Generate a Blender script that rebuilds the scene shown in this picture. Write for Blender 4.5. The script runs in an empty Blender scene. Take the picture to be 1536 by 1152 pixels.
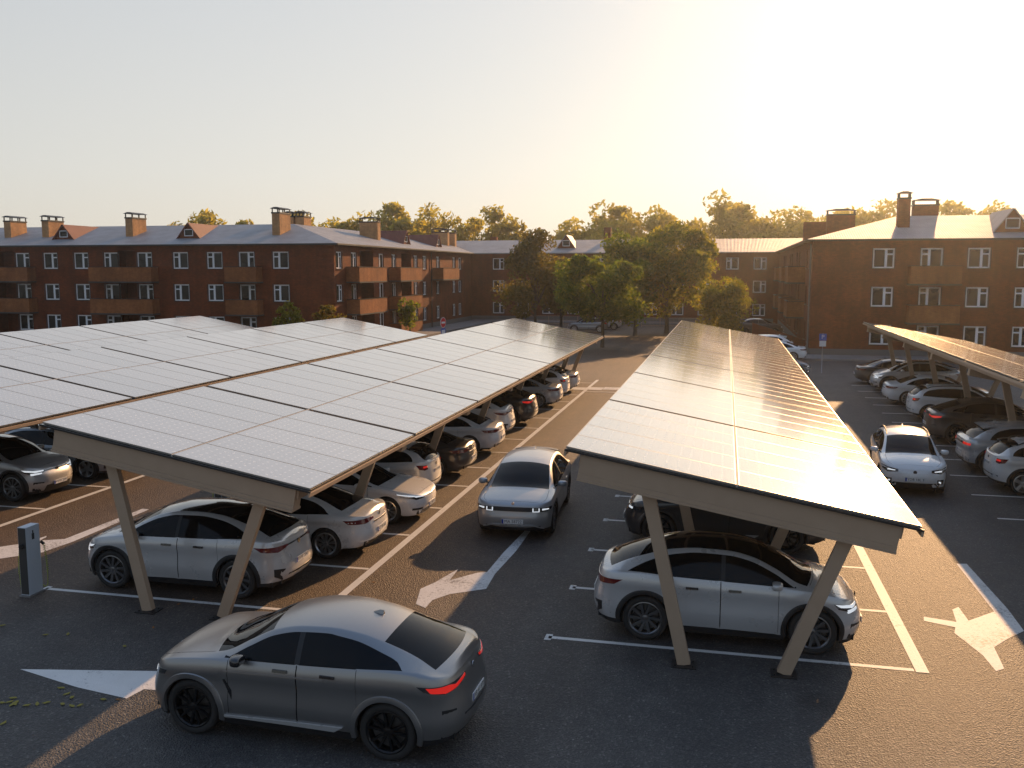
import bpy, bmesh, math, random
import numpy as np
from mathutils import Vector, Matrix, Euler

random.seed(7); np.random.seed(7)
R = math.radians
S = bpy.context.scene
COL = S.collection

# ------------------------------------------------------------------ camera
CAMH = 6.35
FPX, PCX, PCY = 1382.0, 768.0, 576.0
_p = math.atan(169.0 / FPX)
_v = np.array([1090 - PCX, 169.0, -FPX]); _v /= np.linalg.norm(_v)
_up = np.array([0, math.cos(_p), math.sin(_p)])
RM = np.stack([np.cross(_v, _up), _v, _up])          # world = RM @ cam
cam = bpy.data.objects.new('camera', bpy.data.cameras.new('camera'))
COL.objects.link(cam)
cam.matrix_world = Matrix([[*map(float, RM[0]), 0], [*map(float, RM[1]), 0], [*map(float, RM[2]), CAMH], [0, 0, 0, 1]])
cam.data.sensor_width = 36; cam.data.lens = 36 * FPX / 1536
cam.data.clip_start = 0.1; cam.data.clip_end = 3000
S.camera = cam

def _ray(px, py): return RM @ np.array([px - PCX, -(py - PCY), -FPX])
def gp(px, py, z=0.0):
    d = _ray(px, py); t = (z - CAMH) / d[2]; return float(d[0] * t), float(d[1] * t)
def aty(px, py, Y):
    d = _ray(px, py); t = Y / d[1]; return float(d[0] * t), float(CAMH + d[2] * t)
def atx(px, py, X):
    d = _ray(px, py); t = X / d[0]; return float(d[1] * t), float(CAMH + d[2] * t)

# ------------------------------------------------------------------ light
SUN_EL, SUN_AZ = 18.6, 13.2            # azimuth from +Y towards +X
sd = Vector((math.sin(R(SUN_AZ)) * math.cos(R(SUN_EL)), math.cos(R(SUN_AZ)) * math.cos(R(SUN_EL)), math.sin(R(SUN_EL))))
sun = bpy.data.objects.new('sun', bpy.data.lights.new('sun', 'SUN')); COL.objects.link(sun)
sun.rotation_euler = sd.to_track_quat('Z', 'Y').to_euler()
sun.data.energy = 5.0; sun.data.angle = R(0.55); sun.data.color = (1.0, 0.57, 0.26)

W = bpy.data.worlds.new('World'); S.world = W; W.use_nodes = True
nt = W.node_tree; nt.nodes.clear(); N = nt.nodes.new; LK = nt.links.new
sky = N('ShaderNodeTexSky'); sky.sky_type = 'NISHITA'; sky.sun_disc = False
sky.sun_elevation = R(SUN_EL); sky.sun_rotation = R(SUN_AZ); sky.air_density = 1.2; sky.dust_density = 2.0; sky.ozone_density = 1.0
bg1 = N('ShaderNodeBackground'); bg1.inputs['Strength'].default_value = 0.012
LK(sky.outputs[0], bg1.inputs[0])
# thin bright haze veil of the evening air: pale towards the horizon, warm round the sun
tc = N('ShaderNodeTexCoord')
nrm = N('ShaderNodeVectorMath'); nrm.operation = 'NORMALIZE'; LK(tc.outputs['Generated'], nrm.inputs[0])
sep = N('ShaderNodeSeparateXYZ'); LK(nrm.outputs[0], sep.inputs[0])
ramp = N('ShaderNodeValToRGB'); LK(sep.outputs[2], ramp.inputs[0])
ramp.color_ramp.elements[0].position = 0.0; ramp.color_ramp.elements[0].color = (0.66, 0.62, 0.54, 1)
ramp.color_ramp.elements[1].position = 1.0; ramp.color_ramp.elements[1].color = (0.27, 0.39, 0.62, 1)
e = ramp.color_ramp.elements.new(0.10); e.color = (0.62, 0.62, 0.60, 1)
e = ramp.color_ramp.elements.new(0.28); e.color = (0.52, 0.55, 0.58, 1)
e = ramp.color_ramp.elements.new(0.55); e.color = (0.50, 0.58, 0.70, 1)
gd = Vector((math.sin(R(5)) * math.cos(R(5)), math.cos(R(5)) * math.cos(R(5)), math.sin(R(5))))
dot = N('ShaderNodeVectorMath'); dot.operation = 'DOT_PRODUCT'; LK(nrm.outputs[0], dot.inputs[0]); dot.inputs[1].default_value = gd
def glow(pw, col):
    mx = N('ShaderNodeMath'); mx.operation = 'MAXIMUM'; LK(dot.outputs['Value'], mx.inputs[0]); mx.inputs[1].default_value = 0
    po = N('ShaderNodeMath'); po.operation = 'POWER'; LK(mx.outputs[0], po.inputs[0]); po.inputs[1].default_value = pw
    sc = N('ShaderNodeVectorMath'); sc.operation = 'SCALE'; sc.inputs[0].default_value = col; LK(po.outputs[0], sc.inputs['Scale'])
    return sc
hz_ = N('ShaderNodeVectorMath'); hz_.operation = 'DOT_PRODUCT'; LK(nrm.outputs[0], hz_.inputs[0]); hz_.inputs[1].default_value = (math.sin(R(6)), math.cos(R(6)), 0)
mr = N('ShaderNodeMapRange'); mr.interpolation_type = 'SMOOTHSTEP'; LK(hz_.outputs['Value'], mr.inputs[0])
mr.inputs[1].default_value = -.5; mr.inputs[2].default_value = .75; mr.inputs[3].default_value = 0.0; mr.inputs[4].default_value = 1.0
bmx = N('ShaderNodeMix'); bmx.data_type = 'RGBA'; bmx.blend_type = 'MULTIPLY'; bmx.inputs[0].default_value = 1.0; LK(ramp.outputs[0], bmx.inputs[6])
tint = N('ShaderNodeMix'); tint.data_type = 'RGBA'; LK(mr.outputs[0], tint.inputs[0]); tint.inputs[6].default_value = (.52, .58, .67, 1); tint.inputs[7].default_value = (1, 1, 1, 1)
LK(tint.outputs[2], bmx.inputs[7])
acc = bmx.outputs[2]
for pw, col in ((2.6, (0.19, 0.168, 0.14)), (90, (0.11, 0.095, 0.07))):
    ad = N('ShaderNodeVectorMath'); ad.operation = 'ADD'; LK(acc, ad.inputs[0]); LK(glow(pw, col).outputs[0], ad.inputs[1]); acc = ad.outputs[0]
bg2 = N('ShaderNodeBackground'); bg2.inputs['Strength'].default_value = 0.84; LK(acc, bg2.inputs[0])
addw = N('ShaderNodeAddShader'); LK(bg1.outputs[0], addw.inputs[0]); LK(bg2.outputs[0], addw.inputs[1])
wo = N('ShaderNodeOutputWorld'); LK(addw.outputs[0], wo.inputs[0])

S.view_settings.view_transform = 'Standard'; S.view_settings.look = 'None'
S.view_settings.exposure = 0.16; S.view_settings.gamma = 1.0
S.cycles.max_bounces = 6; S.cycles.diffuse_bounces = 3; S.cycles.glossy_bounces = 3; S.cycles.transmission_bounces = 3
S.cycles.volume_bounces = 0; S.cycles.transparent_max_bounces = 6
S.cycles.sample_clamp_indirect = 4.0; S.cycles.sample_clamp_direct = 0.0

# ------------------------------------------------------------------ materials
def mat(name, base=(.5, .5, .5), rough=.5, metal=0.0, ior=1.5, coat=0.0, emit=None, estr=0.0, spec=None):
    m = bpy.data.materials.new(name); m.use_nodes = True
    b = m.node_tree.nodes['Principled BSDF']
    b.inputs['Base Color'].default_value = (*base, 1); b.inputs['Roughness'].default_value = rough
    b.inputs['Metallic'].default_value = metal; b.inputs['IOR'].default_value = ior
    b.inputs['Coat Weight'].default_value = coat; b.inputs['Coat Roughness'].default_value = 0.04
    if spec is not None: b.inputs['Specular IOR Level'].default_value = spec
    if emit: b.inputs['Emission Color'].default_value = (*emit, 1); b.inputs['Emission Strength'].default_value = estr
    return m
class NT:
    """small helper to wire nodes of a material"""
    def __init__(s, m): s.m = m; s.t = m.node_tree; s.b = s.t.nodes['Principled BSDF']
    def n(s, typ, **kw):
        o = s.t.nodes.new(typ)
        for k, v in kw.items():
            if k.startswith('i_'):
                key = k[2:]; key = int(key) if key.isdigit() else key.replace('_', ' ')
                o.inputs[key].default_value = v
            else: setattr(o, k, v)
        return o
    def l(s, a, b): s.t.links.new(a, b)
    def obj(s, scale=(1, 1, 1)):
        t = s.n('ShaderNodeTexCoord'); mp = s.n('ShaderNodeMapping'); mp.inputs['Scale'].default_value = scale
        s.l(t.outputs['Object'], mp.inputs[0]); return mp.outputs[0]
    def noise(s, vec, scale, detail=4, rough=.55):
        o = s.n('ShaderNodeTexNoise'); o.inputs['Scale'].default_value = scale; o.inputs['Detail'].default_value = detail; o.inputs['Roughness'].default_value = rough
        s.l(vec, o.inputs['Vector']); return o.outputs['Fac']
    def ramp(s, fac, *stops):
        o = s.n('ShaderNodeValToRGB'); el = o.color_ramp.elements
        for i, (p, c) in enumerate(stops):
            if i < 2: q = el[i]; q.position = p
            else: q = el.new(p)
            q.color = (*c, 1) if len(c) == 3 else c
        s.l(fac, o.inputs[0]); return o.outputs[0]
    def mix(s, fac, a, b, mode='MIX'):
        o = s.n('ShaderNodeMix', data_type='RGBA', blend_type=mode)
        if isinstance(fac, (int, float)): o.inputs[0].default_value = fac
        else: s.l(fac, o.inputs[0])
        for v, i in ((a, 6), (b, 7)):
            if isinstance(v, tuple): o.inputs[i].default_value = (*v, 1)
            else: s.l(v, o.inputs[i])
        return o.outputs[2]
    def math(s, op, a, b=0.0):
        o = s.n('ShaderNodeMath', operation=op)
        for v, i in ((a, 0), (b, 1)):
            if isinstance(v, (int, float)): o.inputs[i].default_value = v
            else: s.l(v, o.inputs[i])
        return o.outputs[0]
    def bump(s, h, strength, dist):
        o = s.n('ShaderNodeBump'); o.inputs['Strength'].default_value = strength; o.inputs['Distance'].default_value = dist
        s.l(h, o.inputs['Height']); s.l(o.outputs[0], s.b.inputs['Normal'])
    def color(s, c): s.l(c, s.b.inputs['Base Color'])
    def rough(s, c): s.l(c, s.b.inputs['Roughness'])

def asphalt_nodes(t):
    v = t.obj()
    big = t.noise(v, .35, 5, .6); med = t.noise(v, 2.3, 5); fine = t.noise(v, 42, 3, .7)
    vor = t.n('ShaderNodeTexVoronoi'); vor.inputs['Scale'].default_value = 38; t.l(v, vor.inputs['Vector'])
    stone = t.ramp(vor.outputs['Color'], (.0, (.040, .040, .041)), (.55, (.074, .073, .072)))
    e = stone.node.color_ramp.elements.new(.86); e.color = (.14, .136, .13, 1)
    e = stone.node.color_ramp.elements.new(1.0); e.color = (.34, .33, .31, 1)
    c = t.mix(t.ramp(fine, (.35, (0, 0, 0)), (.65, (1, 1, 1))), t.mix(.6, stone, (.058, .056, .053)), stone)
    c = t.mix(.55, c, t.ramp(big, (.3, (.62, .62, .64)), (.7, (1.25, 1.22, 1.18))), 'MULTIPLY')
    c = t.mix(.5, c, t.ramp(med, (.3, (.7, .7, .7)), (.72, (1.3, 1.28, 1.25))), 'MULTIPLY')
    st = t.n('ShaderNodeTexVoronoi'); st.inputs['Scale'].default_value = .42; st.inputs['Randomness'].default_value = 1
    wob = t.n('ShaderNodeTexNoise'); wob.inputs['Scale'].default_value = 3; t.l(v, wob.inputs['Vector'])
    av = t.n('ShaderNodeVectorMath', operation='MULTIPLY_ADD'); t.l(wob.outputs['Color'], av.inputs[0]); av.inputs[1].default_value = (.5, .5, 0); t.l(v, av.inputs[2]); t.l(av.outputs[0], st.inputs['Vector'])
    c = t.mix(t.ramp(st.outputs['Distance'], (.05, (.55, .55, .55)), (.17, (0, 0, 0))), c, (.022, .021, .020))
    mp = t.n('ShaderNodeMapping'); mp.inputs['Scale'].default_value = (1.1, .05, 1); t.l(v, mp.inputs[0])
    lane = t.noise(mp.outputs[0], 1.0, 4)
    c = t.mix(.55, c, t.ramp(lane, (.35, (.72, .72, .73)), (.65, (1.2, 1.19, 1.17))), 'MULTIPLY')
    # the tarmac of the left aisles is tinted browner than the near apron
    sx = t.n('ShaderNodeSeparateXYZ'); t.l(v, sx.inputs[0]); wb_ = t.math('MULTIPLY', t.math('SUBTRACT', t.noise(v, .5, 4), .5), 3.0)
    def mrng(o, a, b):
        q = t.n('ShaderNodeMapRange'); q.interpolation_type = 'SMOOTHSTEP'; t.l(t.math('ADD', o, wb_), q.inputs[0]); q.inputs[1].default_value = a; q.inputs[2].default_value = b; return q.outputs[0]
    br_ = t.math('MULTIPLY', mrng(sx.outputs[0], -2.0, -6.5), mrng(sx.outputs[1], 12.5, 17.0))
    c = t.mix(br_, c, t.mix(1.0, c, (1.28, .88, .60), 'MULTIPLY'))
    return c, v, vor, fine
asphalt = mat('asphalt', rough=.62, spec=.5)
t = NT(asphalt); c, v, vor, fine = asphalt_nodes(t)
# meandering cracks and tar seams
crk = t.n('ShaderNodeTexVoronoi', feature='DISTANCE_TO_EDGE'); crk.inputs['Scale'].default_value = .16
wv = t.n('ShaderNodeTexNoise'); wv.inputs['Scale'].default_value = .9; wv.inputs['Detail'].default_value = 6; t.l(v, wv.inputs['Vector'])
ad = t.n('ShaderNodeVectorMath', operation='MULTIPLY_ADD'); t.l(wv.outputs['Color'], ad.inputs[0]); ad.inputs[1].default_value = (1.6, 1.6, 0); t.l(v, ad.inputs[2]); t.l(ad.outputs[0], crk.inputs['Vector'])
cm = t.ramp(crk.outputs['Distance'], (.0, (1, 1, 1)), (.0035, (0, 0, 0)))
msk = t.ramp(t.noise(v, .22, 2), (.52, (0, 0, 0)), (.6, (1, 1, 1)))
cf = t.math('MULTIPLY', cm, msk); cf = t.math('MULTIPLY', cf, .7)
c = t.mix(cf, c, (.015, .015, .015))
t.color(c); t.bump(t.math('ADD', vor.outputs['Distance'], t.math('MULTIPLY', fine, .8)), .9, .02)

paint_white = mat('road_paint', rough=.6)
t = NT(paint_white); c, v, vor, fine = asphalt_nodes(t)
wear = t.noise(v, 9, 8, .75); wear2 = t.noise(v, 1.3, 3)
f = t.math('ADD', t.math('MULTIPLY', wear, .75), t.math('MULTIPLY', wear2, .35))
pc = t.mix(t.noise(v, 3, 4), (.66, .65, .62), (.80, .79, .76))
t.color(t.mix(t.ramp(f, (.62, (0, 0, 0)), (.75, (1, 1, 1))), pc, c)); t.bump(t.math('ADD', vor.outputs['Distance'], fine), .5, .006)
paint_old = mat('worn_road_paint', rough=.62)
t = NT(paint_old); c, v, vor, fine = asphalt_nodes(t)
wear = t.noise(v, 14, 8, .8); wear2 = t.noise(v, 1.1, 3)
f = t.math('ADD', t.math('MULTIPLY', wear, .8), t.math('MULTIPLY', wear2, .35))
pc = t.mix(t.noise(v, 3, 4), (.60, .59, .57), (.76, .75, .72))
t.color(t.mix(t.ramp(f, (.585, (0, 0, 0)), (.73, (1, 1, 1))), pc, c)); t.bump(t.math('ADD', vor.outputs['Distance'], fine), .5, .006)

def brick_mat(name, c1, c2, mortar):
    m = mat(name, rough=.85, spec=.25); t = NT(m)
    g = t.n('ShaderNodeNewGeometry'); sp = t.n('ShaderNodeSeparateXYZ'); t.l(g.outputs['Position'], sp.inputs[0])
    cb = t.n('ShaderNodeCombineXYZ'); t.l(t.math('ADD', sp.outputs[0], sp.outputs[1]), cb.inputs[0]); t.l(sp.outputs[2], cb.inputs[1])
    br = t.n('ShaderNodeTexBrick'); t.l(cb.outputs[0], br.inputs['Vector'])
    br.inputs['Scale'].default_value = 1; br.inputs['Brick Width'].default_value = .26; br.inputs['Row Height'].default_value = .078; br.inputs['Mortar Size'].default_value = .008
    br.inputs['Color1'].default_value = (*c1, 1); br.inputs['Color2'].default_value = (*c2, 1); br.inputs['Mortar'].default_value = (*mortar, 1); br.inputs['Bias'].default_value = -.1
    big = t.noise(cb.outputs[0], .5, 5); med = t.noise(cb.outputs[0], 3.5, 4)
    st = t.n('ShaderNodeMapping'); st.inputs['Scale'].default_value = (1.2, .12, 1); t.l(cb.outputs[0], st.inputs[0])
    streak = t.noise(st.outputs[0], 1.5, 4)
    c = t.mix(.7, br.outputs['Color'], t.ramp(big, (.3, (.6, .58, .56)), (.7, (1.3, 1.28, 1.22))), 'MULTIPLY')
    c = t.mix(.6, c, t.ramp(med, (.3, (.72, .7, .68)), (.7, (1.2, 1.2, 1.2))), 'MULTIPLY')
    c = t.mix(.5, c, t.ramp(streak, (.35, (.7, .68, .66)), (.6, (1.1, 1.1, 1.1))), 'MULTIPLY')
    t.color(c); t.bump(br.outputs['Fac'], .35, -.01)
    return m
brick = brick_mat('red_brick', (.235, .054, .0145), (.165, .036, .0105), (.11, .05, .028))
brick_mid = brick_mat('brown_orange_brick', (.37, .13, .04), (.30, .10, .032), (.2, .105, .055))
brick_light = brick_mat('orange_brick', (.60, .32, .135), (.52, .26, .11), (.42, .27, .16))
plinth_m = mat('plinth_render', (.16, .155, .15), .9)
slab_m = mat('balcony_slab', (.07, .065, .06), .9)
concrete = mat('concrete', (.22, .21, .20), .85)
t = NT(concrete); v = t.obj(); t.color(t.mix(t.noise(v, 2.2, 6), (.15, .145, .14), (.27, .26, .25))); t.bump(t.noise(v, 30, 4), .3, .01)

def roof_mat(name, col, metal, rough):
    m = mat(name, col, rough, metal); t = NT(m)
    g = t.n('ShaderNodeNewGeometry'); sp = t.n('ShaderNodeSeparateXYZ'); t.l(g.outputs['Position'], sp.inputs[0])
    sn = t.n('ShaderNodeSeparateXYZ'); t.l(g.outputs['True Normal'], sn.inputs[0])
    f = t.math('GREATER_THAN', t.math('ABSOLUTE', sn.outputs[0]), t.math('ABSOLUTE', sn.outputs[1]))
    co = t.n('ShaderNodeMix', data_type='FLOAT'); t.l(f, co.inputs[0]); t.l(sp.outputs[0], co.inputs[2]); t.l(sp.outputs[1], co.inputs[3])
    sw = t.math('SINE', t.math('MULTIPLY', co.outputs[0], 2 * math.pi / .34))
    rib = t.math('POWER', t.math('ABSOLUTE', sw), 5.0)
    pos = g.outputs['Position']
    n1 = t.noise(pos, .8, 4); n2 = t.noise(pos, 7, 3)
    c = t.mix(t.ramp(n1, (.3, (0, 0, 0)), (.7, (1, 1, 1))), tuple(x * .8 for x in col), tuple(min(1, x * 1.12) for x in col))
    t.color(t.mix(t.math('MULTIPLY', rib, .25), c, tuple(x * .7 for x in col)))
    t.rough(t.math('ADD', rough - .06, t.math('MULTIPLY', n2, .14)))
    t.bump(rib, .55, .05)
    return m
roof_grey = roof_mat('grey_metal_roof', (.33, .335, .35), .1, .55); roof_grey.node_tree.nodes['Principled BSDF'].inputs['Specular IOR Level'].default_value = .3
roof_red = roof_mat('red_metal_roof', (.20, .055, .035), .0, .6)
dark_metal = mat('dark_metal', (.035, .033, .032), .45, .3)
white_pvc = mat('white_window_frame', (.86, .86, .86), .35)
pane_m = mat('window_pane', (.018, .02, .02), .04, 0, 1.5, spec=.3)
t = NT(pane_m); g = t.n('ShaderNodeNewGeometry'); t.bump(t.noise(g.outputs['Position'], 1.1, 2), .02, .3)
t.color(t.mix(t.ramp(t.noise(g.outputs['Position'], .6, 1), (.48, (0, 0, 0)), (.56, (1, 1, 1))), (.006, .008, .008), (.022, .026, .024)))
tan_metal = mat('bronze_painted_steel', (.5, .36, .22), .5)
t = NT(tan_metal); v = t.obj(); n1 = t.noise(v, 3.5, 5); t.color(t.mix(n1, (.40, .285, .19), (.48, .35, .24))); t.rough(t.math('ADD', .36, t.math('MULTIPLY', n1, .22)))
alu = mat('panel_edge_aluminium', (.42, .40, .37), .35, .8)
seam_m = mat('seam_profile', (.50, .46, .40), .75, .0, spec=.2)
gap_black = mat('black_gap', (.012, .012, .012), .6)

# photovoltaic glass: cells with pale corner dots, busbars, all under one clear sheet
pv = mat('solar_glass', (.05, .06, .08), .16, 0, 2.7, coat=.8); pv.node_tree.nodes['Principled BSDF'].inputs['Coat IOR'].default_value = 2.0; pv.node_tree.nodes['Principled BSDF'].inputs['Coat Roughness'].default_value = .10
t = NT(pv); tco = t.n('ShaderNodeTexCoord'); sp = t.n('ShaderNodeSeparateXYZ'); t.l(tco.outputs['Object'], sp.inputs[0])
CELL = .178
def fr(o, off, per): return t.math('ABSOLUTE', t.math('SUBTRACT', t.math('FRACT', t.math('ADD', t.math('DIVIDE', o, per), off)), .5))
cx = fr(sp.outputs[0], 50.0, CELL); cy = fr(sp.outputs[1], 50.0, CELL)     # .5 at cell edge
dotm = t.math('GREATER_THAN', t.math('ADD', cx, cy), .835)
lnx = t.math('GREATER_THAN', cx, .482); lny = t.math('GREATER_THAN', cy, .482)
bus = t.math('GREATER_THAN', fr(sp.outputs[1], 50.25, CELL / 4), .45)
line = t.math('MAXIMUM', lnx, lny)
g = t.n('ShaderNodeNewGeometry'); oi = t.n('ShaderNodeObjectInfo')
vv = t.noise(g.outputs['Position'], 1.4, 5)
dirt = t.noise(g.outputs['Position'], 12, 6, .7)
base = t.mix(vv, (.33, .335, .355), (.38, .385, .40))
base = t.mix(t.math('MULTIPLY', bus, .12), base, (.25, .26, .28))
base = t.mix(t.math('MULTIPLY', line, .35), base, (.45, .45, .47))
base = t.mix(dotm, base, (.75, .75, .75))
base = t.mix(t.math('MULTIPLY', dirt, .3), base, (.30, .28, .25))
base = t.mix(t.math('MULTIPLY', oi.outputs['Random'], .25), base, (.10, .11, .13))
t.color(base); t.rough(t.math('ADD', .07, t.math('MULTIPLY', dirt, .10)))

def paint(name, col, metal=.35, rough=.32, coat=1.0):
    m = mat(name, col, rough, metal, coat=coat); t = NT(m)
    v = t.obj(); n1 = t.noise(v, 2.5, 3)
    t.rough(t.math('ADD', rough - .03, t.math('MULTIPLY', n1, .06)))
    sp = t.n('ShaderNodeSeparateXYZ'); tc_ = t.n('ShaderNodeTexCoord'); t.l(tc_.outputs['Object'], sp.inputs[0])
    low = t.n('ShaderNodeMapRange'); t.l(t.math('ADD', sp.outputs[2], t.math('MULTIPLY', n1, .3)), low.inputs[0]); low.inputs[1].default_value = .85; low.inputs[2].default_value = .35; low.inputs[3].default_value = 0; low.inputs[4].default_value = .22
    t.color(t.mix(low.outputs[0], tuple(col), (.16, .145, .125)))      # road dust on the lower flanks
    return m
P_SATIN = paint('satin_grey_paint', (.34, .33, .32), .82, .31, .35); P_SATIN.node_tree.nodes['Principled BSDF'].inputs['Coat Roughness'].default_value = .2
P_SILVER = paint('silver_grey_paint', (.60, .595, .585), .3, .28)
P_WHITE = paint('white_paint', (.82, .81, .79), .0, .28)
P_PEARL = paint('pearl_white_paint', (.76, .745, .72), .1, .28)
P_GREY = paint('matte_silver_paint', (.46, .455, .45), .5, .34, .6)
P_DARK = paint('dark_grey_paint', (.055, .055, .058), .5, .3)
P_BLACKISH = paint('graphite_paint', (.085, .082, .082), .55, .3)
P_BLUE = paint('blue_grey_paint', (.30, .34, .38), .4, .3)
P_BLACK = paint('gloss_black_paint', (.012, .012, .013), .0, .12)
glass = mat('car_glass', (.006, .007, .008), .02, 0, 1.5, spec=.22)
trim = mat('black_trim', (.018, .018, .019), .5)
rubber = mat('tyre_rubber', (.022, .021, .021), .8)
t = NT(rubber); v = t.obj(); t.color(t.mix(t.noise(v, 9, 5), (.014, .014, .014), (.04, .037, .034)))
rim_mid = mat('grey_rim', (.21, .21, .215), .28, .85)
rim_black = mat('black_rim', (.025, .025, .026), .25, .6)
rim_dark = mat('dark_rim', (.13, .13, .135), .3, .8)
rim_silver = mat('silver_rim', (.55, .55, .55), .28, .9)
chrome = mat('satin_chrome', (.55, .55, .56), .22, .95)
lampw = mat('headlamp_white', (.75, .78, .82), .12, 0, coat=1, emit=(.9, .95, 1.0), estr=.55)
lampd = mat('headlamp_housing', (.035, .037, .04), .08, .2, coat=1)
lampr = mat('tail_lamp_lit', (.45, .008, .008), .15, 0, coat=1, emit=(1.0, .03, .02), estr=.4)
lampr2 = mat('tail_lamp_dark', (.14, .012, .014), .12, 0, coat=1)
plate_w = mat('plate_white', (.72, .72, .70), .4)
plate_b = mat('plate_blue', (.02, .05, .32), .4)
ink = mat('black_lettering', (.015, .015, .018), .5)
brake = mat('brake_disc', (.20, .19, .18), .35, .9)

# ------------------------------------------------------------------ mesh helpers
class MB:
    def __init__(s): s.v = []; s.f = []; s.m = []
    def quad(s, a, b, c, d, m=0): i = len(s.v); s.v += [tuple(a), tuple(b), tuple(c), tuple(d)]; s.f.append((i, i + 1, i + 2, i + 3)); s.m.append(m)
    def poly(s, pts, m=0): i = len(s.v); s.v += [tuple(p) for p in pts]; s.f.append(tuple(range(i, i + len(pts)))); s.m.append(m)
    def hexa(s, p, m=0):
        """8 points: bottom loop 0-3 (ccw from above), top loop 4-7"""
        i = len(s.v); s.v += [tuple(q) for q in p]
        for f in ((3, 2, 1, 0), (4, 5, 6, 7), (0, 1, 5, 4), (1, 2, 6, 5), (2, 3, 7, 6), (3, 0, 4, 7)): s.f.append(tuple(i + k for k in f)); s.m.append(m)
    def box(s, x0, x1, y0, y1, z0, z1, m=0):
        s.hexa([(x0, y0, z0), (x1, y0, z0), (x1, y1, z0), (x0, y1, z0), (x0, y0, z1), (x1, y0, z1), (x1, y1, z1), (x0, y1, z1)], m)
    def bar(s, a, b, w, h, m=0, up=(0, 0, 1)):
        a = Vector(a); b = Vector(b); d = (b - a).normalized(); u = Vector(up)
        if abs(d.dot(u)) > .98: u = Vector((0, 1, 0))
        r = d.cross(u).normalized(); n = r.cross(d).normalized(); p = []
        for q in (a, b):
            for sx, sy in ((-1, -1), (1, -1), (1, 1), (-1, 1)): p.append(q + r * sx * w / 2 + n * sy * h / 2)
        i = len(s.v); s.v += [tuple(q) for q in p]
        for f in ((0, 1, 2, 3), (7, 6, 5, 4), (1, 0, 4, 5), (2, 1, 5, 6), (3, 2, 6, 7), (0, 3, 7, 4)): s.f.append(tuple(i + k for k in f)); s.m.append(m)
    def tube(s, pts, r, n=8, m=0, cap=True):
        pts = [Vector(p) for p in pts]; rr = r if isinstance(r, (list, tuple)) else [r] * len(pts); base = len(s.v)
        for k, p in enumerate(pts):
            d = (pts[min(k + 1, len(pts) - 1)] - pts[max(k - 1, 0)]).normalized()
            u = Vector((0, 0, 1)) if abs(d.z) < .9 else Vector((1, 0, 0)); a = d.cross(u).normalized(); b = a.cross(d)
            for j in range(n): th = 2 * math.pi * j / n; s.v.append(tuple(p + (a * math.cos(th) + b * math.sin(th)) * rr[k]))
        for k in range(len(pts) - 1):
            for j in range(n):
                q = base + k * n; s.f.append((q + j, q + (j + 1) % n, q + n + (j + 1) % n, q + n + j)); s.m.append(m)
        if cap:
            s.f.append(tuple(base + j for j in range(n))); s.m.append(m)
            q = base + (len(pts) - 1) * n; s.f.append(tuple(q + j for j in reversed(range(n)))); s.m.append(m)
    def lathe(s, prof, n=32, axis='y', m=0, c=(0, 0, 0)):
        """prof: (radius, offset along axis)"""
        base = len(s.v)
        for r, o in prof:
            for j in range(n):
                th = 2 * math.pi * j / n; a, b = r * math.cos(th), r * math.sin(th)
                s.v.append((c[0] + a, c[1] + o, c[2] + b) if axis == 'y' else (c[0] + a, c[1] + b, c[2] + o))
        for k in range(len(prof) - 1):
            for j in range(n):
                q = base + k * n; s.f.append((q + j, q + (j + 1) % n, q + n + (j + 1) % n, q + n + j)); s.m.append(m)
    def grid(s, P, m=0, closed=False):
        """P: 2D list of points"""
        base = len(s.v); nr = len(P); nc = len(P[0])
        for r in P: s.v += [tuple(q) for q in r]
        for i in range(nr - 1):
            for j in range(nc - 1):
                q = base + i * nc + j; s.f.append((q, q + 1, q + nc + 1, q + nc)); s.m.append(m)
    def text(s, txt, size, mtx, m=0, align='CENTER', ex=.0):
        cu = bpy.data.curves.new('lettering', 'FONT'); cu.body = txt; cu.size = size; cu.align_x = align; cu.align_y = 'CENTER'; cu.resolution_u = 2; cu.extrude = ex
        o = bpy.data.objects.new('lettering', cu); COL.objects.link(o); bpy.context.view_layer.update()
        me = bpy.data.meshes.new_from_object(o.evaluated_get(bpy.context.evaluated_depsgraph_get()))
        b = len(s.v); s.v += [tuple(mtx @ q.co) for q in me.vertices]
        for p in me.polygons: s.f.append(tuple(b + k for k in p.vertices)); s.m.append(m)
        bpy.data.objects.remove(o); bpy.data.meshes.remove(me); bpy.data.curves.remove(cu)
    def mesh(s, name, mats, smooth=False, merge=0.0, fixn=False, auto=None):
        me = bpy.data.meshes.new(name); me.from_pydata(s.v, [], s.f)
        for mm in (mats if isinstance(mats, (list, tuple)) else [mats]): me.materials.append(mm)
        me.polygons.foreach_set('material_index', s.m)
        if merge or fixn:
            bm = bmesh.new(); bm.from_mesh(me)
            if merge: bmesh.ops.remove_doubles(bm, verts=bm.verts, dist=merge)
            if fixn: bmesh.ops.recalc_face_normals(bm, faces=bm.faces)
            bm.to_mesh(me); bm.free()
        if smooth:
            me.polygons.foreach_set('use_smooth', [True] * len(me.polygons))
            if auto: me.set_sharp_from_angle(angle=R(auto))
        me.update(); return me
    def build(s, name, mats, parent=None, loc=(0, 0, 0), **kw):
        return link(name, s.mesh(name, mats, **kw), parent, loc)
def link(name, me, parent=None, loc=(0, 0, 0), rz=0):
    o = bpy.data.objects.new(name, me); COL.objects.link(o); o.parent = parent; o.location = loc; o.rotation_euler.z = rz; return o
def tag(o, label=None, cat=None, group=None, kind=None):
    if label: o['label'] = label
    if cat: o['category'] = cat
    if group: o['group'] = group
    if kind: o['kind'] = kind
    return o
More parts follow.
